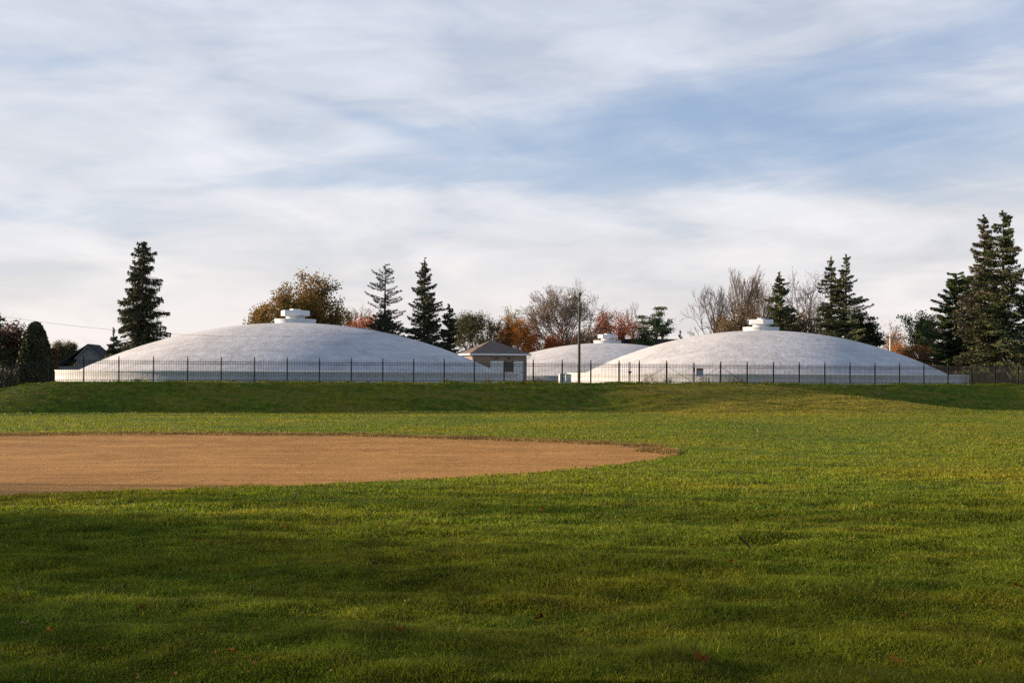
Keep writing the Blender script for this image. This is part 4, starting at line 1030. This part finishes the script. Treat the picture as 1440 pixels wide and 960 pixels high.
lm = {'r': plain('red_leaf', (.20, .060, .012), .9, .03, .3, 20), 'o': plain('orange_leaf', (.42, .155, .022), .9, .03, .3, 20),
      'p': plain('tan_leaf', (.34, .21, .075), .9, .03, .2, 20), 'k': plain('withered_leaf', (.035, .022, .014), .8, .2, .2, 20)}
def leaf_mesh(sz, g, mt):
    """lobed leaf, cupped, as one thin two sided sheet with real thickness of curl"""
    ang = []; n = 30
    pts = []
    for k in range(n):
        a = 2*PI*k/n
        r = .55+.45*abs(math.cos(2.5*a))**1.4
        if abs(a-PI) < .35: r *= .5
        r *= g.uniform(.88, 1.08); pts.append((a, r))
    V = [(0, 0, 0)]; Fc = []
    cu = g.uniform(.35, .9); ax = g.uniform(0, PI)
    for f in (.5, 1.0):
        for a, r in pts:
            x = math.cos(a)*r*f*sz/2; y = math.sin(a)*r*f*sz/2
            q = x*math.cos(ax)+y*math.sin(ax)
            V.append((x, y, cu*q*q/(sz*.5)+g.normal(0, .004)*f))
    for k in range(n):
        k2 = (k+1) % n
        Fc.append((0, 1+k, 1+k2)); Fc.append((1+k, 1+n+k, 1+n+k2, 1+k2))
    m = MB(); m.add(V, Fc)
    m.tube([(-sz*.2, 0, .002), (-sz*.5, 0, .006), (-sz*.88, .01, .012)], [.0018, .0015, .001], 4)
    return m
for i, (X, Y, sz, kd, lb) in enumerate(LEAVES):
    x, y = px_ground(np.array([X]), np.array([Y])); x = float(x[0]); y = float(y[0])
    g = np.random.default_rng(900+i)
    o = leaf_mesh(sz*.72, g, kd).build('fallen_leaf', lm[kd]); o.location = (x, y, gz1(x, y)+(.062 if kd != 'k' or Y > 700 else .02))
    tl = 1.2 if 'upright' in lb else .45
    o.rotation_euler = (g.normal(.25, .2)+ (tl if tl > 1 else 0), g.normal(0, tl*.5), g.uniform(0, 6))
    tag(o, lb, 'leaf', 'fallen leaves on the lawn')
x, y = px_ground(np.array([1047.0]), np.array([778.0])); x = float(x[0]); y = float(y[0]); z = gz1(x, y)
m = MB(); m.tube([(-.075, .0, .165), (-.03, .0, .11), (.03, -.02, .06), (.08, -.04, .0)], [.006, .009, .010, .008], 6)
m.tube([(-.03, .0, .11), (.0, .03, .15)], [.004, .003], 5)
o = m.build('twig', lm['k']); o.location = (x, y, z); tag(o, 'short dark dead twig lying in the grass right of centre', 'twig')
# tiny scraps in the turf
g = np.random.default_rng(99); n = 420
X = g.uniform(-20, 1460, n); Y = 660+310*g.random(n)
x, y = px_ground(X, Y); ok = ~infield_mask(x, y, .5); x = x[ok]; y = y[ok]; n = len(x)
C = np.stack([x, y, ground_z(x, y)+g.uniform(.015, .05, n)], 1)
A = unit(g.normal(0, 1, C.shape)*np.array([1, 1, .4]))*g.uniform(.006, .018, (n, 1)); Bv = unit(np.cross(A, g.normal(0, 1, C.shape)))*.012
V, q = sprays(C, A, Bv); tag(link('leaf_scraps', npmesh('leaf_scraps', V, [q]), L['rust']), 'scattered tiny brown scraps of dead leaf in the lawn', 'leaf litter', kind='stuff')
# dandelion like stem right of the infield tip
x, y = px_ground(np.array([1065.0]), np.array([619.0])); x = float(x[0]); y = float(y[0]); z = gz1(x, y)
rt = empty('seed_stalk', (x, y, z), 0, 'single tall pale seed stalk standing in the grass right of the infield tip', 'plant')
m = MB(); m.tube([(0, 0, -.02), (.01, 0, .22), (.03, 0, .42)], [.012, .010, .008], 5); m.build('stem', L['weed'], rt)
m = MB(); m.lathe([(.001, .40), (.028, .44), (.03, .50), (.001, .55)], 8, cx=.03); m.build('seed_head', lm['p'], rt)
